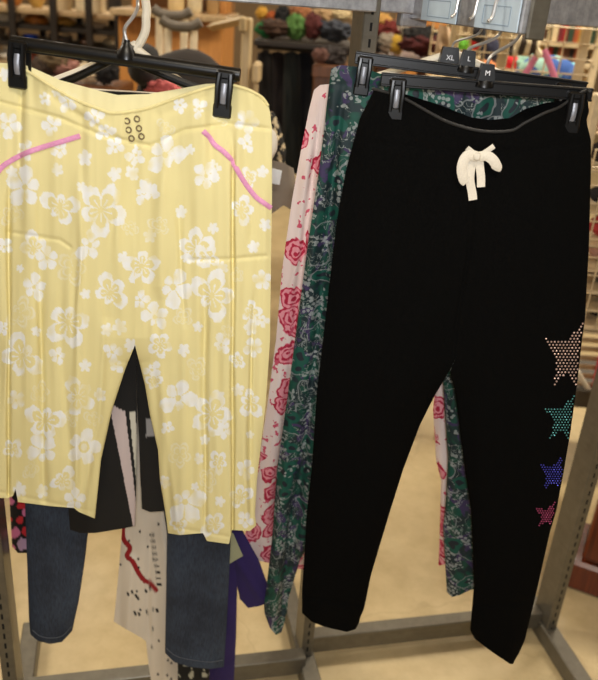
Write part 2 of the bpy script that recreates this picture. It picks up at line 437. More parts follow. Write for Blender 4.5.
# ------------------------------------------------------------------ clothes rack
A = G(302, 660); B = G(541, 633)
e1 = (B - A); SP = np.linalg.norm(e1[:2]); e1 = e1 / SP; e2 = np.array([-e1[1], e1[0], 0]); ez = np.array([0, 0, 1.0]); AX = [e1, e2, ez]
rp = ray(12, 625); nrm = e2; tt_ = ((A - CAM) @ nrm) / (rp @ nrm); Lp = G(20, 736)
rack = empty('clothes_rack', (A[0], A[1], 0), 'grey slotted steel garment rack with base rails, feet and a projecting hang arm', 'clothes rack')
PW, PD, PH = .028, .074, 1.72
def post(c):
    b = MB(); b.box(np.array([c[0], c[1], PH/2]) , (PW, PD, PH), AX, .002)
    b.cur = 1
    for k in range(int(PH / .0258) - 1):
        z = .05 + k * .0258
        for sd in (-1, 1):
            b.box(np.array([c[0], c[1], z]) + e2 * sd * (PD/2 - .0006), (.0042, .0022, .0135), AX)
    return build('post', b, [m_rack, m_slot], rack)
for c in (Lp, A, B):
    post(c)
    b = MB(); b.box(np.array([c[0], c[1], .026]) - e2*.02, (.042, .62, .05), AX, .003)
    b.box(np.array([c[0], c[1], .004]) - e2*.31, (.05, .03, .008), AX, .001)
    build('foot', b, m_rack, rack)
def between(p, q, z, hgt, dep, off, name, mat):
    p = np.array([p[0], p[1], z]); q = np.array([q[0], q[1], z]); L = np.linalg.norm(q-p) - PW
    b = MB(); b.box((p+q)/2 + e2*off, (L, dep, hgt), AX, .002); return build(name, b, mat, rack)
for p, q in ((Lp, A), (A, B)):
    between(p, q, .052, .052, .036, .012, 'base_rail', m_rack)
    between(p, q, 1.545, .052, .03, -.012, 'top_rail', m_rail)
# projecting hang arm on the right bay, with two card holders
a_far = P(414, 2, 1.45); a_near = P(528, 20.5, 1.125); a_far[2] = a_near[2] = (a_far[2] + a_near[2]) / 2
ad = a_near - a_far; AL = np.linalg.norm(ad); ad /= AL; an = np.array([-ad[1], ad[0], 0]); an = an if an[0] > 0 else -an
arm_c = lambda t_: a_far + ad * AL * t_
b = MB(); b.box(arm_c(.5), (AL, .018, .044), [ad, an, ez], .002); b.box(arm_c(0) , (.02, .05, .07), [ad, an, ez], .002)
build('hang_arm', b, m_rail, rack)
b = MB(); b.box(a_near + ad*.004 + an*.012, (.008, .028, .056), [ad, an, ez], .002)
build('arm_end_cap', b, m_rack, rack)
for t0, t1 in ((.16, .50), (.66, .985)):
    b = MB(); b.box(arm_c((t0+t1)/2) - an*.0108, (AL*(t1-t0), .0018, .042), [ad, an, ez], .0004)
    b.cur = 1
    ctr = arm_c((t0+t1)/2) - an*.0119; w = AL*(t1-t0)
    for zz in (-.014, .010): b.box(ctr + ez*zz, (w*.62, .0006, .0012), [ad, an, ez])
    for xx in (-.31, .31): b.box(ctr + ad*w*xx - ez*.002, (.0012, .0006, .024), [ad, an, ez])
    build('card_holder', b, [m_paper, m_paperline], rack, label='pale blue card holder')
# second hang arm over the left bay
l_near = P(137, -14, 1.05); l_far = np.array([Lp[0]*.45 + A[0]*.55 - .18, 0, 0]); l_near[2] = 1.575
tt_ = ((Lp + A)/2); l_far = np.array([l_near[0]-.1, 0, 0]); l_far[1] = A[1] + (l_far[0]-A[0])*e1[1]/e1[0] - .03; l_far[2] = 1.575
ld = l_far - l_near; LL = np.linalg.norm(ld); ld /= LL
b = MB(); b.box((l_near+l_far)/2, (LL, .016, .03), [ld, [-ld[1], ld[0], 0], ez], .002); build('hang_arm', b, m_rail, rack)
lx = lambda Y: l_near[0] + (Y - l_near[1]) * ld[0] / ld[1]
def over_left_arm(Y, r): 
    x = lx(Y); return [np.array([x + .016+r, Y, 1.57]), np.array([x + .014+r, Y, 1.598+r]), np.array([x, Y, 1.6035 + r]), np.array([x - .016-r, Y, 1.597+r]), np.array([x - .018-r, Y, 1.572])]

# ------------------------------------------------------------------ hangers
def frame_of(pl, pr):
    c = (pl + pr)/2; x = (pr - pl); L = np.linalg.norm(x); x /= L
    y = np.array([0, 1.0, 0]); y = y - x*(x@y); y /= np.linalg.norm(y); z = np.cross(x, y)
    return c, x, y, z, L
def letters(txt, size, parent, loc, tilt):
    fc = bpy.data.curves.new('size_letters', 'FONT'); fc.body = txt; fc.size = size; fc.extrude = .0004; fc.align_x = 'CENTER'; fc.align_y = 'CENTER'
    tmp = bpy.data.objects.new('size_letters', fc); C.objects.link(tmp)
    me = bpy.data.meshes.new_from_object(tmp.evaluated_get(bpy.context.evaluated_depsgraph_get()))
    bpy.data.objects.remove(tmp); me.materials.clear(); me.materials.append(m_letter)
    fo = bpy.data.objects.new('size_letters', me); C.objects.link(fo); fo.parent = parent
    fo.location = [float(q) for q in loc]; fo.rotation_euler = (math.radians(tilt), 0, 0)
    return props(fo, 'white size letters')
def clip_mb(s):
    """front and back jaws of a trouser clip, hanging below its bar at z=0; s = scale"""
    b = MB()
    b.box((0, -.002*s, -.002*s), (.029*s, .024*s, .013*s), None, .003*s)               # saddle over the bar
    for sx in (-1, 1):
        b.tube([(sx*.0085*s, -.013*s, 0), (sx*.0098*s, -.016*s, -.018*s), (sx*.0092*s, -.015*s, -.036*s), (sx*.0095*s, -.0145*s, -.050*s)], .0042*s, 8)
    b.box((0, -.0125*s, -.054*s), (.0285*s, .008*s, .021*s), None, .003*s)              # gripping pad
    b.box((0, -.010*s, -.030*s), (.016*s, .003*s, .05*s), None, .001*s)                 # web behind the spring
    b.box((0, .013*s, -.030*s), (.024*s, .006*s, .066*s), None, .002*s)                 # rear jaw
    return b
def spring_mb(s):
    b = MB(); b.tube([(0, -.0135*s, -.014*s), (0, -.0165*s, -.026*s), (0, -.0160*s, -.036*s), (0, -.0125*s, -.045*s)], 1, 8, flat=(.0042*s, .0014*s), up=(0, -1, 0)); return b
def hanger(pl, pr, clips, neck_x, label, cs=1.0, barr=.009, mat=m_black_plastic, letter=None, hook=None, style='tube', neck=.024, group=None):
    c, x, y, z, L = frame_of(pl, pr)
    h = empty('clip_hanger', c, label, 'hanger', group)
    Rm = Matrix(((x[0], y[0], z[0]), (x[1], y[1], z[1]), (x[2], y[2], z[2]))); h.rotation_euler = Rm.to_euler()
    loc = lambda p: np.array([(p-c)@x, (p-c)@y, (p-c)@z])
    b = MB()
    if style == 'tube':
        b.tube([(-L/2, 0, 0), (L/2, 0, 0)], barr, 14); b.box((0, 0, -barr*.2), (L*.98, .005, barr*2.0), None, .001)
    else:
        b.box((0, 0, barr*.85), (L, .012, .0035), None, .001); b.box((0, 0, -barr*.85), (L, .012, .0035), None, .001); b.box((0, 0, 0), (L, .005, barr*1.9), None, .001)
    build('bar', b, mat, h, local=True)
    nx = neck_x * L
    b = MB(); b.lathe((nx, 0, 0), [(.014, 0), (.013, .006), (.008, .016), (.0045, neck), (.004, neck+.004)], 12)
    for q in range(-2, 3): b.tube([(nx + q*.0055, -.008, 0), (nx + q*.0015, -.003, neck)], .0012, 6)
    build('neck', b, mat, h, local=True)
    if hook is not None:
        pts = [np.array([nx, 0, neck])] + [loc(p) for p in hook]
        b = MB(); b.tube(smoothpts(pts, 6), .0024, 8); build('hook', b, m_steel_wire, h, local=True)
    for cx in clips:
        cb = clip_mb(cs); cb.v = [(p[0] + cx*L, p[1], p[2]) for p in cb.v]
        cl = build('clip', cb, mat, h, local=True)
        sb = spring_mb(cs); sb.v = [(p[0] + cx*L, p[1], p[2]) for p in sb.v]
        build('spring', sb, m_insert, cl, local=True)
    if letter:
        b = MB(); s_ = letter[1]
        b.add([(nx-.016*s_, -.011, .009), (nx+.016*s_, -.011, .009), (nx+.0115*s_, -.009, .009+.030*s_), (nx-.0115*s_, -.009, .009+.030*s_),
               (nx-.016*s_, .008, .009), (nx+.016*s_, .008, .009), (nx+.0115*s_, .007, .009+.030*s_), (nx-.0115*s_, .007, .009+.030*s_)],
              [(0,1,2,3), (5,4,7,6), (1,5,6,2), (4,0,3,7), (3,2,6,7), (0,4,5,1)])
        sz = build('size_marker', b, m_black_plastic, h, local=True, label='black size marker lettered ' + letter[0])
        letters(letter[0], .0135*s_, sz, (nx, -.0112, .009+.014*s_), 85)
    return h

# ------------------------------------------------------------------ yellow floral capris
YD = 1.10
YB, YW = np.array(lin((227, 215, 156))), np.array(lin((234, 236, 236)))
_fl = [  # x, y, radius, kind  (o open petals, s solid, d daisy, t tiny, g faint)
 (25,187,16,'s'),(60,207,17,'o'),(101,210,21,'o'),(82,187,5,'t'),(90,245,14,'s'),(123,258,6,'t'),(73,268,14,'g'),(34,249,15,'o'),(47,258,10,'s'),(20,268,4,'t'),
 (34,287,11,'s'),(110,293,16,'o'),(85,294,5,'t'),(68,322,20,'o'),(142,266,15,'o'),(120,327,7,'t'),(115,174,7,'t'),(144,193,11,'s'),(132,173,7,'t'),(20,313,13,'g'),
 (36,331,5,'t'),(4,247,8,'s'),(4,328,6,'s'),(150,190,9,'s'),(206,176,11,'s'),(213,228,5,'t'),(196,249,16,'o'),(207,259,12,'o'),(186,258,5,'t'),(173,287,17,'s'),
 (212,296,20,'o'),(223,267,5,'t'),(241,210,12,'o'),(253,247,6,'t'),(262,280,8,'s'),(155,317,12,'s'),(198,327,5,'t'),(183,318,9,'g'),(250,312,10,'o'),(251,328,7,'t'),
 (237,275,6,'g'),(22,356,19,'o'),(58,356,8,'s'),(85,366,6,'t'),(112,352,9,'s'),(116,364,8,'s'),(78,397,16,'o'),(40,392,9,'g'),(16,400,8,'s'),(45,421,18,'o'),
 (84,447,15,'d'),(43,451,14,'s'),(62,481,13,'o'),(93,420,9,'g'),(72,418,7,'g'),(42,491,6,'t'),(12,450,9,'o'),(221,345,9,'s'),(238,360,8,'o'),(254,348,9,'s'),
 (178,398,16,'s'),(168,428,6,'s'),(212,414,18,'o'),(224,430,7,'s'),(205,440,5,'t'),(199,459,5,'t'),(219,462,9,'o'),(250,402,13,'o'),(250,435,4,'t'),(154,382,8,'o'),
 (185,502,17,'s'),(165,482,6,'t'),(195,487,4,'t'),(220,501,5,'t'),(240,497,11,'o'),(152,370,8,'s'),(45,98,9,'s'),(56,92,5,'t'),(68,101,9,'s'),(95,118,9,'s'),
 (105,131,9,'s'),(115,147,8,'s'),(52,126,9,'s'),(8,124,12,'s'),(136,155,9,'s'),(5,74,6,'t'),(180,105,7,'s'),(199,109,8,'s'),(247,121,10,'s'),(247,144,8,'s'),
 (190,150,5,'t'),(165,155,17,'s'),(175,155,7,'s'),(215,166,6,'s'),(165,128,9,'g'),(221,118,7,'g'),(12,215,11,'g'),(160,225,12,'g'),(150,236,6,'t'),(181,212,6,'t'),
 (250,178,9,'o'),(262,172,6,'t'),(130,230,8,'g'),(140,300,8,'s'),(58,170,6,'t'),(160,345,10,'o'),(196,370,11,'g'),(184,350,6,'t'),(238,390,6,'t'),(180,455,10,'g'),
 (150,440,5,'t'),(208,480,10,'g'),(245,470,8,'s'),(178,525,8,'o'),(215,525,13,'o'),(245,520,8,'s'),(30,470,8,'g'),(75,500,9,'s'),(20,490,7,'t'),(100,395,6,'t'),
 (60,150,8,'s'),(85,158,7,'t'),(26,150,9,'s'),(12,172,6,'t'),(265,225,6,'t'),(262,320,7,'s'),(228,330,6,'g'),(107,330,6,'t'),(130,345,6,'t')]
def yellow_colour(x, y, side):
    k = np.zeros_like(x); rs = random.Random(3)
    for fx, fy, r, kd in _fl:
        rot = rs.random()*6.28; r = r*1.1; dx, dy = (x-fx)*1.0, (y-fy)*.92
        m = (np.abs(dx) < r*1.4) & (np.abs(dy) < r*1.4)
        if not m.any(): continue
        rho = np.hypot(dx[m], dy[m]) / r; th = np.arctan2(dy[m], dx[m]) + rot
        cosl = np.abs(np.cos(2.5*th)); wob = .16*vnoise(dx[m]/4 + fx, dy[m]/4 + fy)
        pi_ = (np.floor((th + math.pi*.2) / (math.pi*.4)).astype(int)) % 5
        ps = np.array([rs.choice([.62, .85, 1.0, 1.1, 1.15]) if kd in 'osg' else rs.uniform(.85, 1.05) for _ in range(5)])[pi_]
        lobe = (.48 + .52*cosl**.60) * ps + wob; q = rho/lobe
        if kd == 's': a = ((q < 1) & (rho > .16) & (cosl > .16)) * .95
        elif kd == 't': a = (q < 1) * .88
        elif kd == 'd': a = ((q < 1) & (rho > .34)) * .9 + (rho < .2) * .5
        elif kd == 'o': a = (((q < 1) & ((q > .64) | (cosl < .24)) & (rho > .14)) | ((rho < .5) & (rho > .12) & (cosl > .985))) * .95
        else: a = ((np.abs(q-.9) < .08) | (np.abs(q-.6) < .06) | (cosl < .18) & (q < .9)) * .38
        a = a * np.clip(1.15 + 2.2*vnoise(dx[m]/9 + fy, dy[m]/9 + fx), 0, 1)
        kk = k[m]; k[m] = np.maximum(kk, a)
    if side < 0: k = k * .12
    k *= np.clip(.93 + .35*vnoise(x/5+31, y/5), 0, 1)
    tone = (1 + .05*vnoise(x/30, y/30))[..., None]
    yb_ = YB if side > 0 else np.array(lin((236, 226, 176)))
    return (yb_*(1-k[..., None]) + YW*k[..., None]) * tone * np.array([1, 1, 1, 0]) + np.array([0, 0, 0, 1.])
sm = lambda a, b: (lambda y: np.clip((y-a)/(b-a), 0, 1)**1.0)
yc = [([(40,250),(44,500)], 3, -.006), ([(80,160),(76,500)], 4, .005), ([(113,200),(106,330)], 5, -.005), ([(160,170),(158,300)], 5, .005), ([(205,290),(207,530)], 2.5, -.006), ([(178,190),(184,330)], 4, -.004), ([(254,290),(250,520)], 2.5, -.006), ([(22,90),(20,165)], 2.5, -.004), ([(55,250),(54,495)], 5, .004), ([(0,102),(60,118),(100,135),(150,146),(185,130),(230,124),(270,129)], 2.2, -.003), ([(233,130),(233,540)], 2.0, -.013), ([(9,170),(9,495)], 2.0, -.012),
      ([(8,232),(60,240),(70,247)], 2, -.0022), ([(190,260),(232,259),(266,256)], 2, -.0025), ([(134,150),(135,340)], 3, -.0009), ([(60,262),(62,330),(72,500)], 4, -.0022),
      ([(104,300),(98,420),(82,505)], 3.5, .003), ([(150,300),(166,420),(176,520)], 4, .003), ([(192,380),(192,520)], 4, -.003), ([(216,280),(218,525)], 6, .003),
      ([(246,270),(245,520)], 5, .003), ([(0,492),(95,512)], 2, -.0012), ([(168,526),(230,537)], 2, -.0014), ([(60,92),(105,128)], 5, .002), ([(160,115),(205,97)], 5, -.002),
      ([(45,90),(90,128)], 4, -.002), ([(75,112),(120,140)], 3, -.002), ([(250,100),(250,250)], 4, -.0025), ([(30,80),(26,230)], 6, .003)]
yg = Garment(YD, .020, .0046, (17, 150), 1, yc)
yg.pinch = [(21, 76, 16), (225, 98, 16)]
Lo = [(60,-8),(520,-8)]; seamY = [(60,134),(345,135)]
Li = [(60,134),(345,135),(370,125),(410,112),(460,101),(517,95),(560,90)]
Ri = [(60,134),(345,135),(385,145),(415,150),(450,158),(480,160),(510,165),(533,168),(560,170)]
Ro = [(60,264),(100,267),(112,270),(130,272),(200,272),(260,271),(340,270),(400,266),(480,257),(515,255),(530,257),(560,257)]
top_f = [(-8,63),(8,64),(18,67),(28,71),(50,85),(75,99),(100,109),(112,112.5),(130,111),(150,107),(183,95),(208,87),(225,84),(238,86),(250,90),(262,97),(268,105)]
top_b = [(-8,63),(8,63),(18,65),(29,66),(60,80),(100,91),(118,95),(148,94),(178,89),(205,84),(225,83),(238,86),(250,90),(262,97),(268,105)]
yg.panel(Lo, Li, top_f, [(-8,498),(8,498),(13,496),(15.5,489),(18,502),(50,506),(74,508),(79,512),(96,519)], top_b, ns=150, nv=430, pl=.5, pr=sm(338, 362), colour=yellow_colour)
yg.panel(Ri, Ro, top_f, [(167,533),(180,535),(203,533),(207,541),(229,544),(232,530),(250,531),(258,524)], top_b, ns=150, nv=450, pl=sm(338, 362), pr=.9, colour=yellow_colour)
ypos = P(130, 520, YD)
capris = empty('floral_capris', ypos, 'yellow capri trousers printed with white hibiscus flowers, clipped on a black hanger', 'trousers')
yg.make('trouser_body', m_yellow, capris)
for tr in ([(-2,172),(3,166),(12,160),(26,153),(40,148),(60,142),(80,136)], [(203,131),(209,137),(215,145),(224,152),(232,161),(243,180),(255,196),(264,203),(271,208)]):
    pts = smoothpts(tr, 5); q = yg.at([p[0] for p in pts], [p[1] for p in pts], .0012)
    b = MB(); b.tube(list(q), 1, 8, flat=(.0036, .0014), up=(0, -1, .2)); build('pocket_trim', b, m_pinktrim, capris, label='pink ribbon pocket trim')
pts = smoothpts(top_f[2:], 4); q = yg.at([p[0] for p in pts], [p[1]+.6 for p in pts], .0004)
b = MB(); b.tube(list(q), .0021, 8); build('waistband_edge', b, plain('yellow_edging', (230, 217, 156), .85, 0, .04, 200), capris)
for ex, ey in ((127,121),(137,119),(128.5,130),(139,128.5),(131.5,138.5),(141.5,136.5)):
    c = yg.at([ex], [ey], .001)[0]; b = MB()
    n = 16; ring = [c + np.array([math.cos(2*math.pi*k/n)*.0037, 0, math.sin(2*math.pi*k/n)*.0037]) for k in range(n+1)]
    b.tube(ring, .0013, 6, caps=False); build('eyelet', b, plain('eyelet_metal', (190, 176, 150), .25, .9), capris)
    
hanger(P(12, 42, YD), P(240, 75, YD), (-.465, .44), .0, 'black clip hanger with a round bar holding the yellow floral capris', .90, .0088,
       hook=[P(124.5, 32, YD), P(126, 26, YD), P(133, 17, YD+.006), P(137.5, 8, YD+.012), P(138, -4, YD+.02), *over_left_arm(YD+.012, .0)], neck=.020)

# ------------------------------------------------------------------ black joggers
BD = 1.16
bc = [([(372,142),(450,150),(520,152),(592,140)], 2, -.0018), ([(478,150),(466,260),(453,362)], 3.5, -.003), ([(300,596),(362,606)], 2, -.003), ([(474,606),(533,602)], 2, -.003),
      ([(430,300),(400,420)], 10, .004), ([(500,300),(505,480)], 10, .004), ([(385,200),(350,480)], 12, .003), ([(540,180),(545,320)], 9, -.003), ([(418,170),(408,260)], 8, -.002)]
bg = Garment(BD, .024, .004, (40, 150), 2, bc); bg.pinch = [(398, 98, 16), (572, 106, 16)]
bL = [(80,378),(88,375),(118,360),(140,354),(170,346),(220,337),(270,331),(340,323),(390,317),(465,312),(510,307),(560,304),(590,302),(613,302),(640,304)]
bLi = [(80,478),(130,478),(200,474),(300,462),(355,457),(370,450),(395,435),(425,420),(470,403),(510,390.5),(575,371),(600,366),(609,364),(618,360),(640,357)]
bRi = [(80,478),(130,478),(200,474),(300,462),(355,457),(372,450),(390,455),(470,465),(510,471),(585,474),(607,472),(630,470),(640,475),(670,476)]
bR = [(80,584),(90,587),(112,589),(118,587),(124,587),(140,591),(170,591),(245,589),(320,585),(340,582),(385,577),(435,570),(470,564),(510,556.5),(532,550),(590,537),(640,525),(660,516),(672,512)]
bt_f = [(372,88),(385,91),(405,98),(430,112),(450,122),(480,130),(510,130),(525,122),(545,112),(560,106),(580,92),(590,90)]
bt_b = [(372,88),(385,90),(405,94),(440,105),(470,117),(490,120),(510,118),(525,109),(545,103),(560,101),(580,92),(590,90)]
bg.panel(bL, bLi, bt_f, [(302,613),(312,622),(325,627),(347,632),(356,629),(364,612)], bt_b, ns=70, nv=190, pl=.9, pr=sm(362, 395))
bg.panel(bRi, bR, bt_f, [(470,630),(475,639),(484,646),(492,652),(510,664),(514,664),(518,655)], bt_b, ns=70, nv=200, pl=sm(362, 395), pr=.9)
jog = empty('jogger_pants', P(450, 660, BD), 'black jogger trousers with a cream drawstring bow and four rhinestone stars down one leg', 'trousers')
bg.make('trouser_body', m_black_fleece, jog)
pts = smoothpts(bt_f, 4); q = bg.at([p[0] for p in pts], [p[1]+.8 for p in pts], .0004)
b = MB(); b.tube(list(q), .0022, 8); build('waistband_edge', b, plain('black_edging', (30, 29, 28), .7, 0, .1, 200), jog)
def ribbon(mb, pts, w, lift, thick=.0012, lifts=None):
    p = smoothpts(pts, 5); q = bg.at([a[0] for a in p], [a[1] for a in p], lift)
    if lifts is not None:
        lf = np.interp(np.linspace(0, 1, len(q)), np.linspace(0, 1, len(lifts)), lifts); q = q + np.stack([0*lf, -lf, 0*lf], 1)
    mb.tube(list(q), 1, 10, flat=(w, thick), up=(0, -1, 0))
b = MB(); ribbon(b, [(476,156),(468,154),(463,159),(461,168),(463,178),(466,181)], .0078, .004, thick=.0028, lifts=[.004,.007,.008,.006,.004])
build('bow_loop', b, m_cord, jog, label='cream bow loop')
b = MB(); ribbon(b, [(479,156),(486,155),(492,159),(496,166),(495,169)], .0076, .004, thick=.0028, lifts=[.004,.007,.008,.006,.004])
build('bow_loop', b, m_cord, jog, label='cream bow loop')
b = MB(); ribbon(b, [(474,158),(471,168),(470,180),(472,192),(473,200)], .0066, .004); build('bow_tail', b, m_cord, jog, label='cream bow tail')
b = MB(); ribbon(b, [(479,158),(480,168),(481,178),(481,187)], .0062, .003); build('bow_tail', b, m_cord, jog, label='cream bow tail')
b = MB(); ribbon(b, [(467,148),(472,152),(477,156)], .004, .003); ribbon(b, [(479,156),(487,151),(494,146)], .004, .003)
c = bg.at([477], [156.5], .011)[0]; b.blob(c, (.0062, .005, .0062), .2, 2, 3, 14); build('bow_knot', b, m_cord, jog, label='cream knot')
def star(cx, cy, tips, pitch, rad, rgb, label, mat):
    pts = []
    n = len(tips)
    for i in range(n):
        a = np.array(tips[i], float); c2 = np.array(tips[(i+1) % n], float); mid = (a+c2)/2; pts += [a, np.array([cx, cy]) + (mid-np.array([cx, cy]))*.53]
    pts = np.array([cx, cy]) + (np.array(pts)-np.array([cx, cy]))*1.12; b = MB(); rows = int(120/pitch); r_ = random.Random(cx)
    for j in range(-rows//2, rows//2):
        for i in range(-rows//2, rows//2):
            x = cx + (i + .5*(j % 2))*pitch; y = cy + j*pitch*.87
            ins = False
            for q in range(len(pts)):
                (xa, ya), (xb, yb) = pts[q], pts[q-1]
                if (ya > y) != (yb > y) and x < (xb-xa)*(y-ya)/(yb-ya)+xa: ins = not ins
            if not ins or x > ip(bR, y) - 1.2: continue
            c = bg.at([x], [y], .0004)[0]; a0 = r_.random()
            tilt = np.array([r_.uniform(-.25, .25), 0, r_.uniform(-.25, .25)])*rad
            ring = lambda rr, dy: [c + np.array([math.cos(a0+k*math.pi/3)*rr, -dy, math.sin(a0+k*math.pi/3)*rr]) for k in range(6)]
            b.add(ring(rad, 0) + ring(rad*.9, rad*.45) + [v + tilt*.6 for v in ring(rad*.5, rad*.8)],
                  [(k, (k+1) % 6, 6+(k+1) % 6, 6+k) for k in range(6)] + [(6+k, 6+(k+1) % 6, 12+(k+1) % 6, 12+k) for k in range(6)] + [tuple(12+k for k in range(6))])
    return build('rhinestone_star', b, mat, jog, label=label, angle=5)
gem = lambda n, c: plain(n, c, .3, .55, .25, 700)
star(567, 357, [(546,340),(585,321),(598,352),(578,386),(554,384)], 3.5, .0018, 0, 'silver pink rhinestone star', gem('gem_silver', (216, 186, 176)))
star(565, 417, [(545,408.5),(576,393),(584,416),(568,437),(550,439)], 3.0, .00155, 0, 'teal rhinestone star', gem('gem_teal', (96, 170, 172)))
star(554, 474, [(540,465),(562,457),(570,472),(560,487),(544,489)], 2.6, .00135, 0, 'blue violet rhinestone star', gem('gem_blue', (84, 84, 214)))
star(547.5, 515, [(536,508.5),(555,502),(560,513),(551,526),(539.5,526)], 2.4, .00125, 0, 'pink rhinestone star', gem('gem_pink', (222, 96, 150)))

def arm_hook(tx, Yneck, neck_top, top_x):
    """wire path from a hanger neck up behind the projecting arm and over its top"""
    t_ = np.clip((P(tx, 25, 1.2)[0]*0 + tx - 414) / (528-414), 0, 1)
    lo, hi = 0., 1.
    for _ in range(30):
        m_ = (lo+hi)/2; c = arm_c(m_); v = c - CAM; dpt = v @ d_; px = 299 + F*(v @ R_)/dpt
        if px < tx: lo = m_
        else: hi = m_
    c = arm_c(lo)
    return [neck_top + np.array([.004, 0, .006]), c + an*.022 + np.array([0, 0, -.030]), c + an*.024 + np.array([0, 0, .004]), c + an*.014 + np.array([0, 0, .030]),
            c - an*.004 + np.array([0, 0, .0345]), c - an*.020 + np.array([0, 0, .020]), c - an*.024 + np.array([0, 0, -.004]), c - an*.030 + np.array([0, 0, -.010])]
hanger(P(381, 79, BD), P(592, 95, BD), (-.42, .42), -.012, 'black flat-bar hanger marked M carrying the black joggers', .84, .0085, letter=('M', .74), style='flat', neck=.022,
       hook=arm_hook(508, BD, P(488, 60, BD), 0))

# ------------------------------------------------------------------ green paisley pair
GD = 1.235
gg = Garment(GD, .020, .0045, (16, 110), 3, [([(345,70),(318,330),(285,610)], 4, -.016), ([(333,80),(300,330),(275,560)], 5, .008), ([(300,470),(284,560),(278,630)], 3, -.010), ([(330,84),(560,100)], 3, -.002)])
gg.pinch = [(367, 78, 14), (550, 100, 14)]
gL = [(60,333),(70,331),(85,329),(130,324),(170,319),(250,307),(340,295),(400,287),(470,277),(540,272),(590,266),(605,264),(640,266)]
gLi = [(60,440),(120,440),(340,440),(400,400),(470,360),(530,318),(560,300),(600,288),(612,287),(640,280)]
gRi = [(60,440),(120,440),(340,440),(380,443),(460,448),(500,446),(528,443),(560,445),(595,447),(640,450)]
gR = [(60,560),(100,570),(200,560),(350,520),(430,500),(500,492),(590,482),(640,480)]
gt = [(328,70),(340,65),(360,67),(400,80),(440,86),(500,92),(556,98),(572,102)]
gg.panel(gL, gLi, gt, [(264,612),(270,628),(276,635),(282,632),(287,612)], None, ns=60, nv=240, pl=.9, pr=sm(345, 380))
gg.panel(gRi, gR, gt, [(447,592),(452,597),(460,595),(470,590),(482,588)], None, ns=50, nv=220, pl=sm(345, 380), pr=.9)
gg.make('paisley_trousers', m_paisley, None, 'green, navy and purple paisley trousers hanging behind the black joggers', 'trousers')
hanger(P(355, 57, GD), P(586, 88, GD), (-.455, .40), -.025, 'black flat-bar hanger marked L carrying the green paisley trousers', .82, .0085, letter=('L', .72), style='flat', neck=.022,
       hook=arm_hook(489, GD, P(467, 52, GD), 0))

# ------------------------------------------------------------------ pink rose pair
PD_ = 1.305
pg = Garment(PD_, .018, .0045, (14, 110), 4, [([(324,90),(298,300),(272,540)], 3, -.014), ([(317,100),(285,330),(262,540)], 4, .004), ([(436,400),(440,480),(436,560)], 4, .004)])
pL = [(80,316),(90,314),(110,309),(150,301),(200,292),(270,282),(340,276),(400,268),(440,262),(470,258),(520,250),(540,243),(560,236),(600,232)]
pLi = [(80,440),(340,440),(360,430),(400,392),(470,350),(540,318),(570,305),(600,300)]
pRi = [(80,440),(340,440),(380,436),(410,433),(440,435),(460,436),(480,441),(520,440),(565,438.5),(600,438)]
pR = [(80,545),(250,535),(350,500),(450,480),(565,462),(600,460)]
pt_ = [(314,90),(320,85),(330,84),(400,90),(470,94),(545,100)]
pg.panel(pL, pLi, pt_, [(236,552),(250,559),(266,562),(282,567),(300,569)], None, ns=70, nv=190, pl=.9, pr=sm(345, 380))
pg.panel(pRi, pR, pt_, [(438,566),(446,564),(462,560)], None, ns=40, nv=180, pl=sm(345, 380), pr=.9)
pg.make('rose_print_trousers', m_rose, None, 'white trousers printed with pink roses, hanging behind the green paisley trousers', 'trousers')
def arm_hanger(pl, pk, pr, name, label, mat, rad, hook, bar=True, clips=False):
    """plastic hanger with two sloping arms"""
    h = empty(name, pk, label, 'hanger'); b = MB()
    b.tube(smoothpts([pl + np.array([.0, 0, -.012]), pl, pl*.6 + pk*.4, pk*.93 + pl*.07 + np.array([0, 0, .003]), pk + np.array([0, 0, .006]), pk*.93 + pr*.07 + np.array([0, 0, .003]), pr*.6 + pk*.4, pr, pr + np.array([.0, 0, -.012])], 5), rad, 10)
    build('shoulders', b, mat, h)
    if bar:
        b = MB(); b.tube([pl + np.array([0, 0, -.008]), pr + np.array([0, 0, -.008])], rad*.8, 8); build('cross_bar', b, mat, h)
    b = MB(); b.tube(smoothpts([pk] + list(hook), 6), rad*.95 if mat is m_white_plastic and not clips else .0019, 10)
    build('hook', b, mat if mat is m_white_plastic and not clips else m_steel_wire, h)
    return h
h = arm_hanger(P(336, 88, PD_), P(452, 55, PD_), P(545, 92, PD_), 'clip_hanger', 'cream hanger marked XL with sloping arms carrying the rose print trousers', m_white_plastic, .006, arm_hook(470, PD_, P(452, 46, PD_), 0), True, True)
b = MB(); k = P(449, 58, PD_-.012)
b.add([k + np.array(q) for q in [(-.017,-.01,-.012),(.017,-.01,-.012),(.012,-.009,.016),(-.012,-.009,.016),(-.017,.008,-.012),(.017,.008,-.012),(.012,.007,.016),(-.012,.007,.016)]], [(0,1,2,3), (5,4,7,6), (1,5,6,2), (4,0,3,7), (3,2,6,7), (0,4,5,1)])
sz = build('size_marker', b, m_black_plastic, h, label='black size marker lettered XL')
letters('XL', .0105, sz, k + np.array([0, -.0118, .001]) - np.array(h.location) - np.array(sz.location), 88)

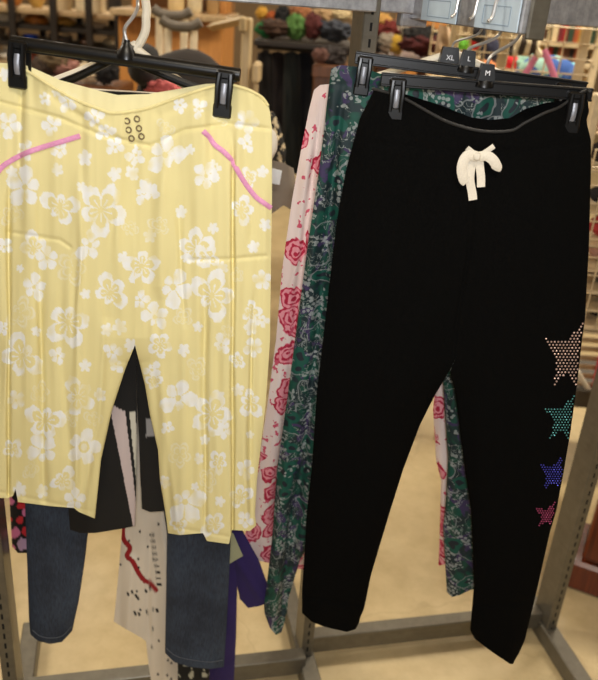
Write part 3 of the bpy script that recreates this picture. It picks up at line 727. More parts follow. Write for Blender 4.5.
# ------------------------------------------------------------------ garments behind the yellow capris
h2 = arm_hanger(P(50, 84, 1.20), P(134, 50, 1.20), P(196, 93, 1.20), 'tubular_hanger', 'white tubular plastic hanger behind the black hanger of the yellow capris', m_white_plastic, .0068,
   [P(141, 41, 1.20), P(145.5, 30, 1.20), P(146, 18, 1.2), P(146, 4, 1.2), *over_left_arm(1.19, .007)])
h3 = arm_hanger(P(56, 86, 1.155), P(120, 58, 1.155), P(212, 94, 1.155), 'wide_shoulder_hanger', 'thin black plastic hanger with wide sloping shoulders behind the yellow waistband', m_black_plastic, .006,
   [P(123.5, 40, 1.153), P(126.5, 26, 1.15), P(133.5, 16.5, 1.15), P(137.5, 7, 1.15), P(138, -5, 1.15), *over_left_arm(1.15, 0)])
# denim
JD = 1.185
jg = Garment(JD, .014, .003, (26, 90), 5, [([(216,540),(212,660)], 1.6, -.003), ([(72,520),(60,635)], 1.6, -.003)])
jg.panel([(130,30),(505,25),(560,27),(620,29),(640,31),(660,32)], [(130,128),(300,128),(420,112),(515,90),(560,85),(600,79),(632,72),(660,70)], [(28,140),(130,140)],
         [(30,634),(38,641),(50,644),(62,642),(73,630)], None, ns=40, nv=150, pl=.9, pr=sm(300, 340))
jg.panel([(130,128),(300,128),(420,150),(533,167),(600,166),(650,165),(680,166)], [(130,225),(300,228),(535,231),(620,227),(665,224),(690,223)], [(128,140),(226,140)],
         [(165,653),(174,662),(190,667),(210,669),(224,667)], None, ns=40, nv=160, pl=sm(300, 340), pr=.9)
je = empty('denim_jeans', P(120, 660, JD), 'dark blue denim jeans whose legs hang below the yellow capris', 'jeans')
jg.make('trouser_body', m_denim, je)
for pts in ([(32,630),(40,636),(50,638),(62,636),(71,627)], [(166,648),(176,656),(192,660),(210,662),(223,660)]):
    p = smoothpts(pts, 5); b = MB(); b.tube(list(jg.at([q[0] for q in p], [q[1] for q in p], .0008)), .0007, 6); build('hem_stitching', b, m_stitch, je, label='grey hem stitching')
# black track shorts
SD = 1.15
cb, cw, cg = np.array(lin((15, 14, 14))), np.array(lin((196, 180, 178))), np.array(lin((200, 196, 180)))
def shorts_colour(x, y, side):
    o = np.tile(cb, x.shape + (1,)).reshape(x.shape + (4,))
    lo = y - (405 + (x-112)*.5)
    s1 = (x > 110.5 + (y-410)*.195) & (x < 125 + (y-410)*.12) & (lo > 0) & (x < 139)
    s2 = (x > 129.5 + (y-414)*.10) & (x < 135.5 + (y-414)*.07) & (y > 412)
    tg = (x > 146) & (x < 156) & (y > 419) & (y < 437)
    o[s1] = cw; o[s2] = cg; o[tg] = np.array(lin((150, 148, 148))); return o
sg = Garment(SD, .012, .0025, (22, 70), 6)
sg.panel([(130,40),(400,60),(530,70),(545,72)], [(130,136),(340,136),(430,137),(500,136),(527,135),(545,134)], [(40,200),(136,200)], [(71,530),(80,533),(95,533),(120,529),(135,526)], None, ns=90, nv=170, pl=.9, pr=sm(345, 400), colour=shorts_colour)
sg.panel([(130,136),(340,136),(400,137),(440,139),(500,141),(520,142)], [(130,224),(400,222),(520,216)], [(136,200),(222,200)], [(140,508),(150,512),(165,511),(216,506)], None, ns=90, nv=160, pl=sm(345, 400), pr=.9, colour=shorts_colour)
sg.make('track_shorts', m_printed, None, 'black track shorts with pale side stripes seen between the legs of the yellow capris', 'shorts')
# long white top with print
WD = 1.240
cW, cR, cK = np.array(lin((226, 214, 196))), np.array(lin((150, 20, 26))), np.array(lin((34, 30, 30)))
script = smoothpts([(128,520),(123,528),(124,540),(130,548),(127,556),(133,562),(138,572),(144,580),(150,583),(156,590)], 6)
rs = random.Random(5); dots = [(rs.uniform(114, 186), rs.uniform(500, 690)) for _ in range(46)]
glyph = []
for i in range(9): glyph.append((152 + i*.9, 535 + i*6.2, 'v'))
for gx, gy in ((128,594),(132,592),(136,596),(138,598),(146,591),(150,588),(135,613),(139,614),(147,612),(157,610)): glyph.append((gx, gy, 'h'))
def white_colour(x, y, side):
    o = np.tile(cW, x.shape + (1,)).reshape(x.shape + (4,))
    o[segdist(x, y, script) < 2.4] = cR
    for a, c2 in dots: o[np.hypot(x-a, (y-c2)*.8) < 1.1] = cK
    for gx, gy, k in glyph: o[(np.abs(x-gx-.3*(y-gy)) < (2.6 if k == 'v' else 1.2)) & (np.abs(y-gy) < (1.0 if k == 'v' else 1.9))] = cK
    return o
wg = Garment(WD, .007, .003, (13, 120), 7, [([(150,520),(149,640)], 3, -.004), ([(132,560),(128,630)], 5, .006), ([(165,520),(163,690)], 5, .006)])
wg.panel([(240,104),(420,110),(500,121),(530,122),(580,118),(620,114),(700,112)], [(240,186),(500,186),(700,186)], [(104,260),(186,260)],
         [(113,621),(126,629),(140,637),(146,641),(149,668),(154,700),(190,702)], None, ns=150, nv=330, pl=.9, pr=.9, colour=white_colour)
wg.make('printed_tunic', m_printed, None, 'long white top with red script and tiny black motifs hanging between the jean legs', 'top')
# purple top
UD = 1.268
ug = Garment(UD, .010, .003, (16, 60), 8, [([(236,560),(262,600)], 4, .004), ([(222,560),(214,690)], 4, -.004)])
ug.panel([(240,176),(520,190),(600,197),(700,205)], [(240,236),(520,232),(545,238),(600,237),(640,236),(700,233)], [(176,300),(236,300)], [(205,690),(233,690)], None, ns=36, nv=120, pl=.9, pr=.8)
ug.panel([(520,226),(545,230),(580,236),(600,240),(612,244)], [(520,236),(535,245),(560,259),(580,266),(600,273),(612,272)], [(228,527),(240,529)], [(241,600),(248,608),(260,606),(274,600)], None, ns=36, nv=50, pl=.8, pr=.9)
pe = empty('purple_blouse', P(230, 690, UD), 'dark purple short-sleeved top peeking out beside the jean leg', 'top')
ug.make('body', cloth_plain((46, 30, 92), 'purple_jersey'), pe)
b = MB(); q = [P(x, y, UD-.022) for x, y in ((229,533),(233,533),(243,556),(229,564))]; q2 = [P(x, y, UD-.019) for x, y in ((229,533),(233,533),(243,556),(229,564))]
b.add(q+q2, [(0,1,2,3), (7,6,5,4), (0,4,5,1), (1,5,6,2), (2,6,7,3), (3,7,4,0)]); build('sleeve_panel', b, cloth_plain((176, 176, 140), 'sage_cloth'), pe, label='pale sage panel')
# black flowery garment at the edge
cF = [np.array(lin(c)) for c in ((14,12,14),(206,40,50),(220,120,160),(196,160,190))]
def fl_colour(x, y, side):
    o = np.tile(cF[0], x.shape + (1,)).reshape(x.shape + (4,))
    for fx, fy, r, k in ((22,505,6,1),(20,520,5,1),(25,512,4,2),(15,533,6,2),(22,545,7,3),(10,500,5,2),(8,520,5,1),(13,548,4,2),(26,532,5,1),(4,535,5,2)):
        o[np.hypot(x-fx, y-fy)/r < .8+.5*vnoise(x/3, y/3)] = cF[k]
    return o
fg = Garment(1.238, .012, .003, (14, 60), 9)
fg.panel([(300,-2),(490,9),(545,12),(560,15)], [(300,62),(500,52),(560,45)], [(-2,330),(62,330)], [(12,546),(18,553),(30,553),(45,548)], None, ns=60, nv=150, colour=fl_colour)
fg.make('flowered_blouse', m_printed, None, 'black top with red and pink flowers showing beside the dark jean leg', 'top')
# black and white patterned scrap low behind the jeans
cg_ = Garment(1.212, .005, .002, (10, 40), 10)
def scrap_colour(x, y, side):
    v = vnoise(x/4, y/5) + .5*vnoise(x/2, y/2+9); o = np.where((v > .12)[..., None], np.array(lin((190,190,170))), np.array(lin((20,20,20)))); o[..., 3] = 1; return o
cg_.panel([(500,176),(700,178)], [(500,212),(700,209)], [(176,560),(212,560)], [(178,700),(210,700)], None, ns=40, nv=90, colour=scrap_colour)
cg_.make('patterned_skirt', m_printed, None, 'black and white patterned skirt barely showing below the hem of the jeans', 'skirt')
# grey garment with a silver tag beside the yellow capris
ng = Garment(1.62, .04, .008, (16, 40), 11)
ng.panel([(150,240),(260,240)], [(150,284),(165,293),(190,297),(213,294),(240,286),(262,282)], [(240,160),(272,160),(284,163),(293,168)], [(240,250),(270,215),(284,205),(294,212)], None, ns=24, nv=30)
ne = empty('grey_garment', P(275, 215, 1.62), 'grey garment with a silver price tag hanging beside the yellow capris', 'garment')
ng.make('body', cloth_plain((128, 118, 104), 'grey_cloth'), ne)
b = MB(); q = [P(x, y, 1.56) for x, y in ((262,166),(282,171),(279.5,185),(260,181))]; q2 = [v + np.array([0, .003, 0]) for v in q]
b.add(q+q2, [(0,1,2,3), (7,6,5,4), (0,4,5,1), (1,5,6,2), (2,6,7,3), (3,7,4,0)]); build('price_tag', b, plain('silver_tag', (225, 230, 232), .35, .1), ne, label='silver price tag')

# ------------------------------------------------------------------ the shop behind
def span(x0, x1, ym, Y): return P(x0, ym, Y)[0], P(x1, ym, Y)[0]
def zat(x, y, Y): return P(x, y, Y)[2]
def pbox(b, x0, y0, x1, y1, Y, dep, bev=.004, floor=False):
    xm, ym = (x0+x1)/2, (y0+(y1 if y1 is not None else y0))/2
    X0, X1 = span(x0, x1, ym, Y); z1 = zat(xm, y0, Y); z0 = 0. if floor else zat(xm, y1, Y)
    b.box(((X0+X1)/2, Y+dep/2, (z0+z1)/2), (X1-X0, dep, z1-z0), None, bev); return X0, X1, z0, z1
# dark metal shelving with bric-a-brac
SY, SDp = 4.3, .42
X0, X1 = span(-40, 119, 20, SY); zs = [zat(60, y, SY) for y in (11, 27, 45, 66, 92)] + [.55, .12]
sh = empty('metal_shelving', ((X0+X1)/2, SY+SDp/2, 0), 'dark metal shelving unit crowded with bric-a-brac behind the yellow capris', 'shelving')
for xp in (X0, X0+(X1-X0)*.34, X0+(X1-X0)*.60, X0+(X1-X0)*.82, X1):
    for yy in (SY-.02, SY+SDp+.02):
        b = MB(); b.box((xp, yy, .80), (.035, .03, 1.6), None, .003); build('upright', b, m_darkmetal, sh)
for k, z in enumerate(zs):
    b = MB(); b.box(((X0+X1)/2, SY+SDp/2, z-.012), (X1-X0, SDp, .024), None, .003); build('shelf_board', b, m_tanboard if k in (0, 3) else m_darkmetal, sh)
pal = {'cream': (216, 198, 162), 'brown': (104, 68, 40), 'white': (226, 218, 202), 'tan': (168, 132, 86), 'rust': (132, 58, 34), 'grey': (118, 108, 98), 'charcoal': (38, 34, 32), 'amber': (190, 120, 44), 'olive': (98, 92, 54), 'ochre': (198, 160, 84)}
lvl = ['top', 'second', 'third', 'fourth', 'fifth']
rs = random.Random(21); proto = {}
def item_mb(kind, w, h):
    b = MB()
    if kind == 'jar': b.lathe((0,0,0), [(w*.40,0),(w*.5,h*.08),(w*.5,h*.66),(w*.34,h*.80),(w*.36,h*.83),(w*.36,h*.97),(w*.30,h)], 14)
    elif kind == 'vase': b.lathe((0,0,0), [(w*.28,0),(w*.48,h*.3),(w*.42,h*.52),(w*.18,h*.78),(w*.26,h),(w*.2,h*.985)], 14)
    elif kind == 'bowl': b.lathe((0,0,0), [(w*.25,0),(w*.42,h*.35),(w*.5,h*.6),(w*.46,h*.58),(w*.3,h*.2)], 16)
    elif kind == 'box': b.box((0,0,h*.42), (w,w*.7,h*.84), None, .004); b.box((0,0,h*.86), (w*1.04,w*.74,h*.12), None, .003)
    elif kind == 'basket':
        b.lathe((0,0,0), [(w*.38,0),(w*.5,h*.55),(w*.53,h*.6),(w*.49,h*.6),(w*.36,h*.06)], 18); b.tube([(w*.5*math.cos(a), 0, h*.55 + h*.42*math.sin(a)) for a in np.linspace(0, math.pi, 9)], w*.035, 6)
    else: b.blob((0,0,h*.45), (w*.45,w*.4,h*.5), .25, 1.8, rs.random()*20, 14, .9); b.blob((0,0,h*.88), (w*.24,w*.22,h*.18), .15, 2, 3, 10)
    return b
used = {}
for k in range(5):
    z = zs[k]; gap = (.15 if k == 0 else zs[k-1]-z-.03); x = X0+.05
    while x < X1-.08:
        kind = rs.choice(['jar','vase','bowl','box','box','basket','figurine']); cn = rs.choice(list(pal)); w_ = rs.uniform(.06, .14); h_ = min(gap*.96, rs.uniform(.07, .16))
        if k == 2 and abs(x - P(22, 34, SY)[0]) < .06: kind, cn = 'bowl', 'bright blue'
        rgb = (36, 74, 190) if cn == 'bright blue' else pal[cn]
        b = item_mb(kind, w_, h_); yy = SY + rs.uniform(.07, .14)
        b.v = [(p[0]+x+w_/2, p[1]+yy, p[2]+z+.0005) for p in b.v]
        lab = f'{cn} {kind} on the {lvl[k]} shelf of the dark metal shelving'
        used[lab] = used.get(lab, 0) + 1
        build(kind if kind != 'box' else 'lidded_box', b, plain('ware_'+cn, rgb, .45, 0, .15, 25), label=lab, cat=kind, group='bric-a-brac: ' + lab)
        x += w_*1.05 + rs.uniform(.005, .05)
# oak bookcase with a hutch
BY = 3.5
bk = empty('oak_bookcase', P(165, 60, BY)*np.array([1,1,0]), 'orange oak cabinet with a shelf on top, standing behind the crutches', 'cabinet')
b = MB(); X0, X1, z0, z1 = pbox(b, 118, 19, 224, None, BY, .42, .006, True); build('body', b, m_oak, bk)
b = MB(); b.box(((X0+X1)/2, BY+.19, z1+.014), (X1-X0+.04, .50, .026), None, .004); build('top_board', b, m_tanboard, bk)
for xx in (X0+.03, X1-.03, X0+(X1-X0)*.62):
    b = MB(); b.box((xx, BY+.3, z1+.027+.16), (.03, .2, .32), None, .003); build('hutch_side', b, m_oak, bk)
b = MB(); b.box(((X0+X1)/2, BY+.3, z1+.36), (X1-X0, .24, .025), None, .003); build('hutch_shelf', b, m_oak, bk)
b = MB(); b.box(((X0+X1)/2, BY+.405, z1+.19), (X1-X0, .012, .33), None, .002); build('hutch_back', b, plain('hutch_back_wood', (150, 112, 66), .6), bk)
for q, (a, c2, cn, rgb) in enumerate(((164,181,'cream','#'),(184,199,'ivory','#'),(204,216,'tan','#'))):
    xa, xb = span(a, c2, 8, BY); w_ = xb-xa; b = item_mb('jar', w_, .14); b.v = [(p[0]+(xa+xb)/2, p[1]+BY+.09, p[2]+z1+.0275) for p in b.v]
    build('storage_jar', b, plain('crock_'+cn, {'cream':(226,200,148),'ivory':(222,206,168),'tan':(176,140,92)}[cn], .35), label=f'{cn} crock standing on top of the orange oak cabinet', cat='jar')
m_rail_wood = plain('pale_crutch_wood', (226, 208, 176), .5)
# crutches leaning on the cabinet
for (ax, ay, bx_, lab) in ((172, 14, 2.98, 'crutch with grey underarm pad leaning against the oak cabinet, rear one of the pair'), (181, 25, 2.86, 'crutch with grey underarm pad leaning against the oak cabinet, front one of the pair')):
    top = P(ax, ay, bx_); cr = empty('crutch', top*np.array([1,1,0]), lab, 'crutch')
    w_ = .045
    b = MB(); b.tube(smoothpts([top+np.array([-.068,0,.014]), top+np.array([-.04,0,-.002]), top+np.array([.0,0,-.006]), top+np.array([.04,0,-.002]), top+np.array([.068,0,.014])], 4), 1, 10, flat=(.021, .017), up=(0,0,1)); build('underarm_pad', b, plain('grey_rubber', (112, 104, 94), .7), cr)
    for sx in (-1, 1):
        b = MB(); b.tube(smoothpts([top+np.array([sx*w_,0,-.012]), top+np.array([sx*w_*.95,-.03,-.5]), top+np.array([sx*.02,-.07,-.95]), top+np.array([sx*.012,-.075,-1.02])], 5), .014, 8); build('side_rail', b, m_rail_wood, cr)
    b = MB(); b.tube([top+np.array([-w_,-.025,-.42]), top+np.array([w_,-.025,-.42])], .014, 8); build('hand_grip', b, plain('grey_rubber', (112, 104, 94), .7), cr)
    b = MB(); b.tube([top+np.array([0,-.07,-.93]), np.array([top[0], top[1]-.09, .0])], .012, 8); build('lower_shaft', b, m_pine, cr)
# office chair
OY = 2.45
oc = empty('office_chair', P(185, 100, OY)*np.array([1,1,0]), 'dark grey upholstered office chair with rounded back below the crutches', 'chair')
c = P(186, 83, OY); gz_ = cloth_plain((52, 46, 42), 'chair_cloth')
b = MB(); b.blob(c - np.array([0,0,.06]), (.155, .06, .16), .05, 1.5, 2, 24); build('backrest', b, gz_, oc)
b = MB(); b.box((c[0], c[1]-.22, .50), (.46, .44, .08), None, .03); build('seat', b, gz_, oc)
b = MB(); b.tube([(c[0], c[1]-.2, .46), (c[0], c[1]-.2, .08)], .03, 10)
build('gas_column', b, m_black_plastic, oc)
for k in range(5):
    a = k*1.2566; e_ = np.array([c[0]+.27*math.cos(a), c[1]-.2+.27*math.sin(a), .05]); b = MB(); b.tube([(c[0], c[1]-.2, .10), e_], .018, 8); lg = build('leg', b, m_black_plastic, oc)
    b = MB(); b.blob(e_ - np.array([0,0,.024]), (.026,.026,.026), 0, 1, 0, 10); build('caster', b, m_black_plastic, lg)
b = MB(); b.tube([(c[0], c[1]+.05, .46), (c[0], c[1]+.06, c[2]-.1)], .02, 8); build('back_stem', b, m_black_plastic, oc)
c2 = P(144, 64, OY-.2); b = MB(); b.blob(c2, (.042, .10, .055), .1, 2, 5, 18); b.tube([c2 - np.array([0,0,.03]), np.array([c2[0]+.05, c2[1], .52])], .014, 8); build('armrest', b, cloth_plain((20, 18, 17), 'arm_pad'), oc)
# pale wooden stand
wy = 2.75; ws = empty('wooden_stand', P(246, 80, wy)*np.array([1,1,0]), 'pale wooden frame with a tall post and sloping top rail beside the oak cabinet', 'frame')
b = MB(); X0, X1, z0, z1 = pbox(b, 242, 18, 252, None, wy, .06, .006, True); build('post', b, m_pine, ws)
b = MB(); b.tube([P(244, 20, wy), P(212, 27, wy+.35)], 1, 4, flat=(.022, .014)); build('top_rail', b, m_pine, ws)
b = MB(); pbox(b, 239, 17, 246, 32, wy-.02, .05, .005); build('corner_block', b, m_pine, ws)
b = MB(); pbox(b, 252, 63, 260, 84, wy-.03, .09, .008); build('arm_block', b, m_pine, ws)
b = MB(); pbox(b, 254, 84, 258, None, wy, .03, .003, True); build('front_leg', b, m_pine, ws)
# table of crumpled clothes left of centre
def table(x0, x1, ytop, Y, dep, lab, mat=m_brownwood):
    t_ = empty('display_table', P((x0+x1)/2, ytop, Y)*np.array([1,1,0]), lab, 'table')
    X0, X1 = span(x0, x1, ytop, Y); z = zat((x0+x1)/2, ytop, Y)
    b = MB(); b.box(((X0+X1)/2, Y+dep/2, z-.02), (X1-X0, dep, .04), None, .005); build('table_top', b, mat, t_)
    for a in (X0+.04, X1-.04):
        for c in (Y+.04, Y+dep-.04): b = MB(); b.box((a, c, (z-.04)/2), (.05, .05, z-.04), None, .004); build('leg', b, mat, t_)
    return X0, X1, z
def heap(x0, y0, x1, y1, Y, rgb, lab, name='crumpled_garment', cat='garment', amp=.34, dep=.7, seed=None, mat=None, freq=3.4, rest=None):
    a = P(x0, (y0+y1)/2, Y); c = P(x1, (y0+y1)/2, Y); t_ = P((x0+x1)/2, y0, Y); u = P((x0+x1)/2, y1, Y)
    b = MB(); rx = (c[0]-a[0])/2; rz = (t_[2]-u[2])/2
    b.blob(((a[0]+c[0])/2, Y, (t_[2]+u[2])/2), (rx, max(rx, rz)*dep, rz), amp, freq, seed if seed is not None else x0*.13+y0*.7, 40)
    if rest is not None:
        dz = rest - min(v[2] for v in b.v); b.v = [(v[0], v[1], v[2]+dz) for v in b.v]
    return build(name, b, mat or cloth_plain(rgb, 'heap_cloth'), label=lab, cat=cat, angle=60)
TL = table(20, 112, 88, 3.0, .36, 'brown table under crumpled clothes behind the yellow waistband')
for a in ((30,62,58,84,'dark brown',(58,42,30)),(54,68,80,90,'dusty pink',(150,104,92)),(76,72,102,90,'cream',(206,186,152)),(92,62,118,88,'black',(22,20,20)),(40,52,70,70,'olive brown',(92,74,48)),(148,80,182,98,'coral pink',(206,104,104))):
    heap(*a[:4], 3.15 if a[0] < 140 else 2.2, a[5], f'{a[4]} crumpled garment on the table behind the yellow waistband' if a[0] < 140 else 'coral pink crumpled garment glimpsed through the waist of the yellow capris', rest=TL[2]+.001 if a[3] in (84, 90, 88) and a[0] < 140 else None)
# dark coats on a rail, clothes piled on the shelf above them
CY = 3.2
cr = empty('coat_rail', P(300, 50, CY)*np.array([1,1,0]), 'dark clothing rail with a shelf on top, loaded with coats and piled clothes', 'clothes rail')
X0, X1 = span(256, 352, 45, CY); zt = zat(300, 44, CY)
b = MB(); b.box(((X0+X1)/2, CY+.1, zt), (X1-X0, .42, .02), None, .003); build('shelf', b, m_darkmetal, cr)
for xx in (X0+.02, X1-.02):
    b = MB(); b.box((xx, CY+.29, zt/2), (.03, .03, zt), None, .003); build('upright', b, m_darkmetal, cr)
b = MB(); b.tube([(X0, CY+.05, zt-.022), (X1, CY+.05, zt-.022)], .012, 8); build('rail', b, m_darkmetal, cr)
for q, (xa, xb, yb, rgb, lab) in enumerate(((257,272,170,(20,15,13),'black coat hanging at the end of the dark rail next to the pale wooden frame'),(270,286,176,(26,16,14),'dark maroon black coat hanging second on the dark rail'),
        (284,300,172,(22,28,27),'greenish black coat hanging in the middle of the dark rail'),(298,315,150,(20,20,24),'short blue black coat hanging beside the brown crate'))):
    g_ = Garment(CY+.0+.10*(q % 2), .03, .012, (7, 40), 20+q)
    g_.panel([(40,xa+3),(56,xa),(200,xa-3)], [(40,xb-3),(56,xb),(200,xb+2)], [(xa,53),((xa+xb)/2,51),(xb,54)], [(xa-3,yb),(xb+2,yb+3)], None, ns=20, nv=30)
    g_.make('hanging_coat', cloth_plain(rgb, 'coat_cloth'), None, lab, 'coat')
for a in ((256,7,267,19,'yellow',(200,150,54)),(266,11,277,24,'orange',(170,84,34)),(256,17,277,32,'bright green',(30,112,58)),(258,26,290,44,'brown fur',(64,42,28)),(274,6,291,30,'black',(16,15,16)),
          (288,5,312,22,'tan orange',(150,96,58)),(286,19,306,44,'lime green',(86,128,62)),(303,18,322,44,'maroon striped',(88,34,32)),(318,19,352,40,'slate blue',(50,54,64)),(308,9,336,24,'beige',(160,130,92)),(330,10,352,20,'cream',(190,170,130))):
    yb = a[3]; heap(*a[:4], CY+.02+(.12 if a[3] < 32 else 0), a[5], f'{a[4]} garment in the pile on the shelf above the dark coats', rest=zt+.011 if a[3] >= 32 else None)
b = MB(); X0, X1, z0, z1 = pbox(b, 314, 66, 349, None, 2.9, .3, .006, True)
cb_ = build('wooden_crate', b, m_brownwood, label='brown wooden crate standing on the floor behind the green paisley trousers', cat='crate')
b = MB(); b.box(((X0+X1)/2, 2.895, z1-.02), (X1-X0+.01, .012, .04), None, .003); build('rim', b, m_brownwood, cb_)
heap(316,46,346,66,2.98,(40,32,30),'dark crumpled garment lying on the brown wooden crate')
heap(312,48,328,62,2.9,(92,60,50),'dull brown garment lying beside the dark one on the brown crate')
# table right of the upright
TX = table(374, 452, 60, 3.2, .6, 'brown table carrying a heap of red and black clothes')
b = MB(); X0, X1, z0, z1 = pbox(b, 404, 13, 448, None, 4.3, .4, .006, True); oc2 = build('oak_cabinet', b, m_oak, label='orange wooden cabinet behind the heap of black and dark red clothes', cat='cabinet')
b = MB(); b.box(((X0+X1)/2, 4.29, (z1)*.5), (X1-X0-.08, .02, z1-.1), None, .004); build('door', b, m_oak, oc2)
for a in ((372,20,404,42,'red',(104,30,24)),(394,15,408,46,'white',(180,168,150)),(388,40,404,58,'mustard yellow',(186,150,50)),(376,36,394,56,'grey white',(140,128,112)),(402,26,442,50,'black',(18,15,15)),
          (398,40,448,62,'dark red',(70,18,18)),(372,46,384,62,'charcoal',(34,28,26)),(374,14,392,28,'tan and yellow',(196,150,80))):
    heap(*a[:4], 3.35 + (.08 if a[1] < 22 else 0), a[5], f'{a[4]} garment in the heap on the table behind the rack upright', rest=TX[2]+.001 if a[3] > 50 else None)
g_ = Garment(2.75, .02, .01, (8, 20), 31); g_.panel([(20,440),(58,434)], [(20,448),(58,456)], [(438,24),(450,28)], [(434,58),(456,54)], None, ns=18, nv=24)
g_.make('floral_blouse', plain('blouse_print', (206, 178, 146), .85, 0, .35, 22), None, 'cream patterned blouse hanging between the dark red heap and the wire bins', 'blouse')
# cream wire bins with soft toys
WY = 2.55
wb_ = empty('wire_bin', P(520, 80, WY)*np.array([1,1,0]), 'cream wire bin filled with soft toys and bags above the black waistband', 'wire bin')
X0, X1 = span(452, 592, 60, WY); z0, z1 = zat(520, 100, WY), zat(520, 24, WY)
def wires(parent, X0, X1, Y, z0, z1, nx, nz, r=.0028, name='wire_grid'):
    b = MB()
    for k in range(nx+1): x = X0+(X1-X0)*k/nx; b.tube([(x, Y, z0), (x, Y, z1)], r, 5)
    for k in range(nz+1): z = z0+(z1-z0)*k/nz; b.tube([(X0, Y-.004, z), (X1, Y-.004, z)], r, 5)
    return build(name, b, m_cream_wire, parent)
z0w = z0
wires(wb_, X0, X1, WY, z0, z1, 9, 5)
wires(wb_, X0, X1, WY+.55, z0, z1+.1, 16, 8, name='rear_wire_grid')
for xx in (X0, X0+(X1-X0)*.365, X1-.03):
    b = MB(); b.box((xx, WY+.012, (z1+.05)/2), (.028, .02, z1+.05), None, .004); build('post', b, m_cream_wire, wb_)
b = MB(); b.box(((X0+X1)/2, WY+.28, z0), (X1-X0, .54, .012), None, .002); build('floor_panel', b, m_cream_wire, wb_)
for a in ((450,24,460,40,'orange and yellow plush toy','soft toy',(222,120,40)),(458,38,466,52,'small lime green plush toy','soft toy',(110,190,60)),(464,40,472,52,'second lime green plush toy, touching the red one','soft toy',(130,200,66)),
          (470,38,480,50,'small red plush toy','soft toy',(200,40,40)),(470,24,486,44,'black round bag','bag',(24,22,26)),(480,38,500,64,'navy blue bag','bag',(34,36,60)),(452,52,474,74,'dusty brown cushion','cushion',(140,104,80)),
          (474,60,498,78,'tan and red cushion','cushion',(196,120,70)),(504,38,520,54,'black plush toy','soft toy',(22,20,20)),(503,56,522,70,'bright red cushion','cushion',(206,34,44)),
          (512,54,562,76,'pale teal cushion','cushion',(140,186,168)),(526,64,556,82,'blue patterned cushion','cushion',(44,84,158)),(548,66,568,84,'crimson ball shaped cushion','cushion',(196,32,56)),(562,62,578,84,'light blue cushion','cushion',(120,190,200))):
    heap(*a[:4], WY+.13+(.16 if a[1] < 45 else 0)+(.0 if a[2] < 505 else .17), a[6], a[4] + ' lying in the cream wire bin', a[5].replace(' ', '_'), a[5], .12, .8)
z_ = empty('striped_plush', P(527, 45, WY-.04), 'cream and black striped plush animal perched on the front of the wire bin', 'soft toy')
t = NT('zebra_plush'); wv = t.n('ShaderNodeTexWave', Scale=9.0, Distortion=4.0); t.l(t.coord(), wv.inputs['Vector'])
m_z = t.base(t.ramp(wv.outputs['Fac'], [(.45, lin((222, 206, 170))), (.55, lin((60, 48, 38)))]), .9)
c = P(526, 45, WY-.05)
b = MB(); b.blob(c, (.042, .035, .030), .1, 2, 1, 18); build('body', b, m_z, z_)
b = MB(); b.blob(c + np.array([.018, -.01, .034]), (.020, .02, .020), .1, 2, 2, 14)
for sx in (-1, 1): b.blob(c + np.array([.018+sx*.014, -.004, .052]), (.006, .005, .010), 0, 1, 0, 8)
build('head', b, m_z, z_)
for sx in (-1, 1): b = MB(); b.tube([c + np.array([sx*.028, -.01, -.01]), c + np.array([sx*.045, -.02, -.028])], [.013, .010], 8); build('leg', b, m_z, z_)
t = NT('bag_print'); nb = t.noise(11, 2, dist=.6); m_bagp = t.base(t.ramp(nb.outputs['Fac'], [(.36, lin((150, 190, 176))), (.46, lin((48, 88, 160))), (.56, lin((70, 110, 180))), (.62, lin((196, 40, 60)))], 'CONSTANT'), .8)
hb = empty('pink_handled_bag', P(540, 80, WY+.08), 'teal and blue bag with two long pink handles hooked on the wire bin', 'bag')
c = P(545, 80, WY+.09); c[2] = z0w+.072; b = MB(); b.blob(c, (.10, .05, .062), .06, 1.6, 8, 24); build('body', b, m_bagp, hb)
for pts in ((( 524,76),(533,62),(540,50)), ((555,78),(549,62),(544,50))):
    b = MB(); q = [P(x, y, WY-.02 + (y < 60)*.0) for x, y in smoothpts(pts, 4)]; b.tube(q, 1, 8, flat=(.010, .003), up=(0, -1, 0)); build('handle', b, plain('pink_webbing', (220, 130, 160), .7), hb, label='pink handle')
# books standing beyond the bins
bs = empty('book_shelf', P(560, 40, 3.7)*np.array([1,1,0]), 'cream shelf unit with books beyond the wire bins', 'shelf')
X0, X1 = span(530, 600, 40, 3.7)
for y in (42, 62, 90): z = zat(560, y, 3.7); b = MB(); b.box(((X0+X1)/2, 3.82, z-.01), (X1-X0, .26, .02), None, .003); build('shelf_board', b, m_cream_wire, bs)
for xx in (X0, X1): b = MB(); b.box((xx, 3.82, .8), (.03, .26, 1.6), None, .003); build('side_panel', b, m_cream_wire, bs)
rs = random.Random(4)
for row, (yb, hh) in enumerate(((42, .095), (62, .068))):
    x = X0+.03; z = zat(560, yb, 3.7); k = 0
    bn = ['crimson','brown','maroon','cream','dark green','rust','ochre','black']
    bc_ = [(170,34,38),(96,60,40),(110,30,34),(214,192,150),(44,62,44),(168,84,44),(190,150,70),(30,26,26)]
    while x < X1-.04:
        w_ = rs.uniform(.014, .03); i = rs.randrange(8); h_ = hh*rs.uniform(.8, 1); b = MB(); b.box((x+w_/2, 3.78, z+.0006+h_/2), (w_, .13, h_), None, .002)
        lb = f'{bn[i]} book standing on the {"upper" if row == 0 else "lower"} board of the cream shelf unit'
        build('book', b, plain('book_'+bn[i], bc_[i], .6), label=lb, cat='book', group='books: ' + lb); x += w_+.002
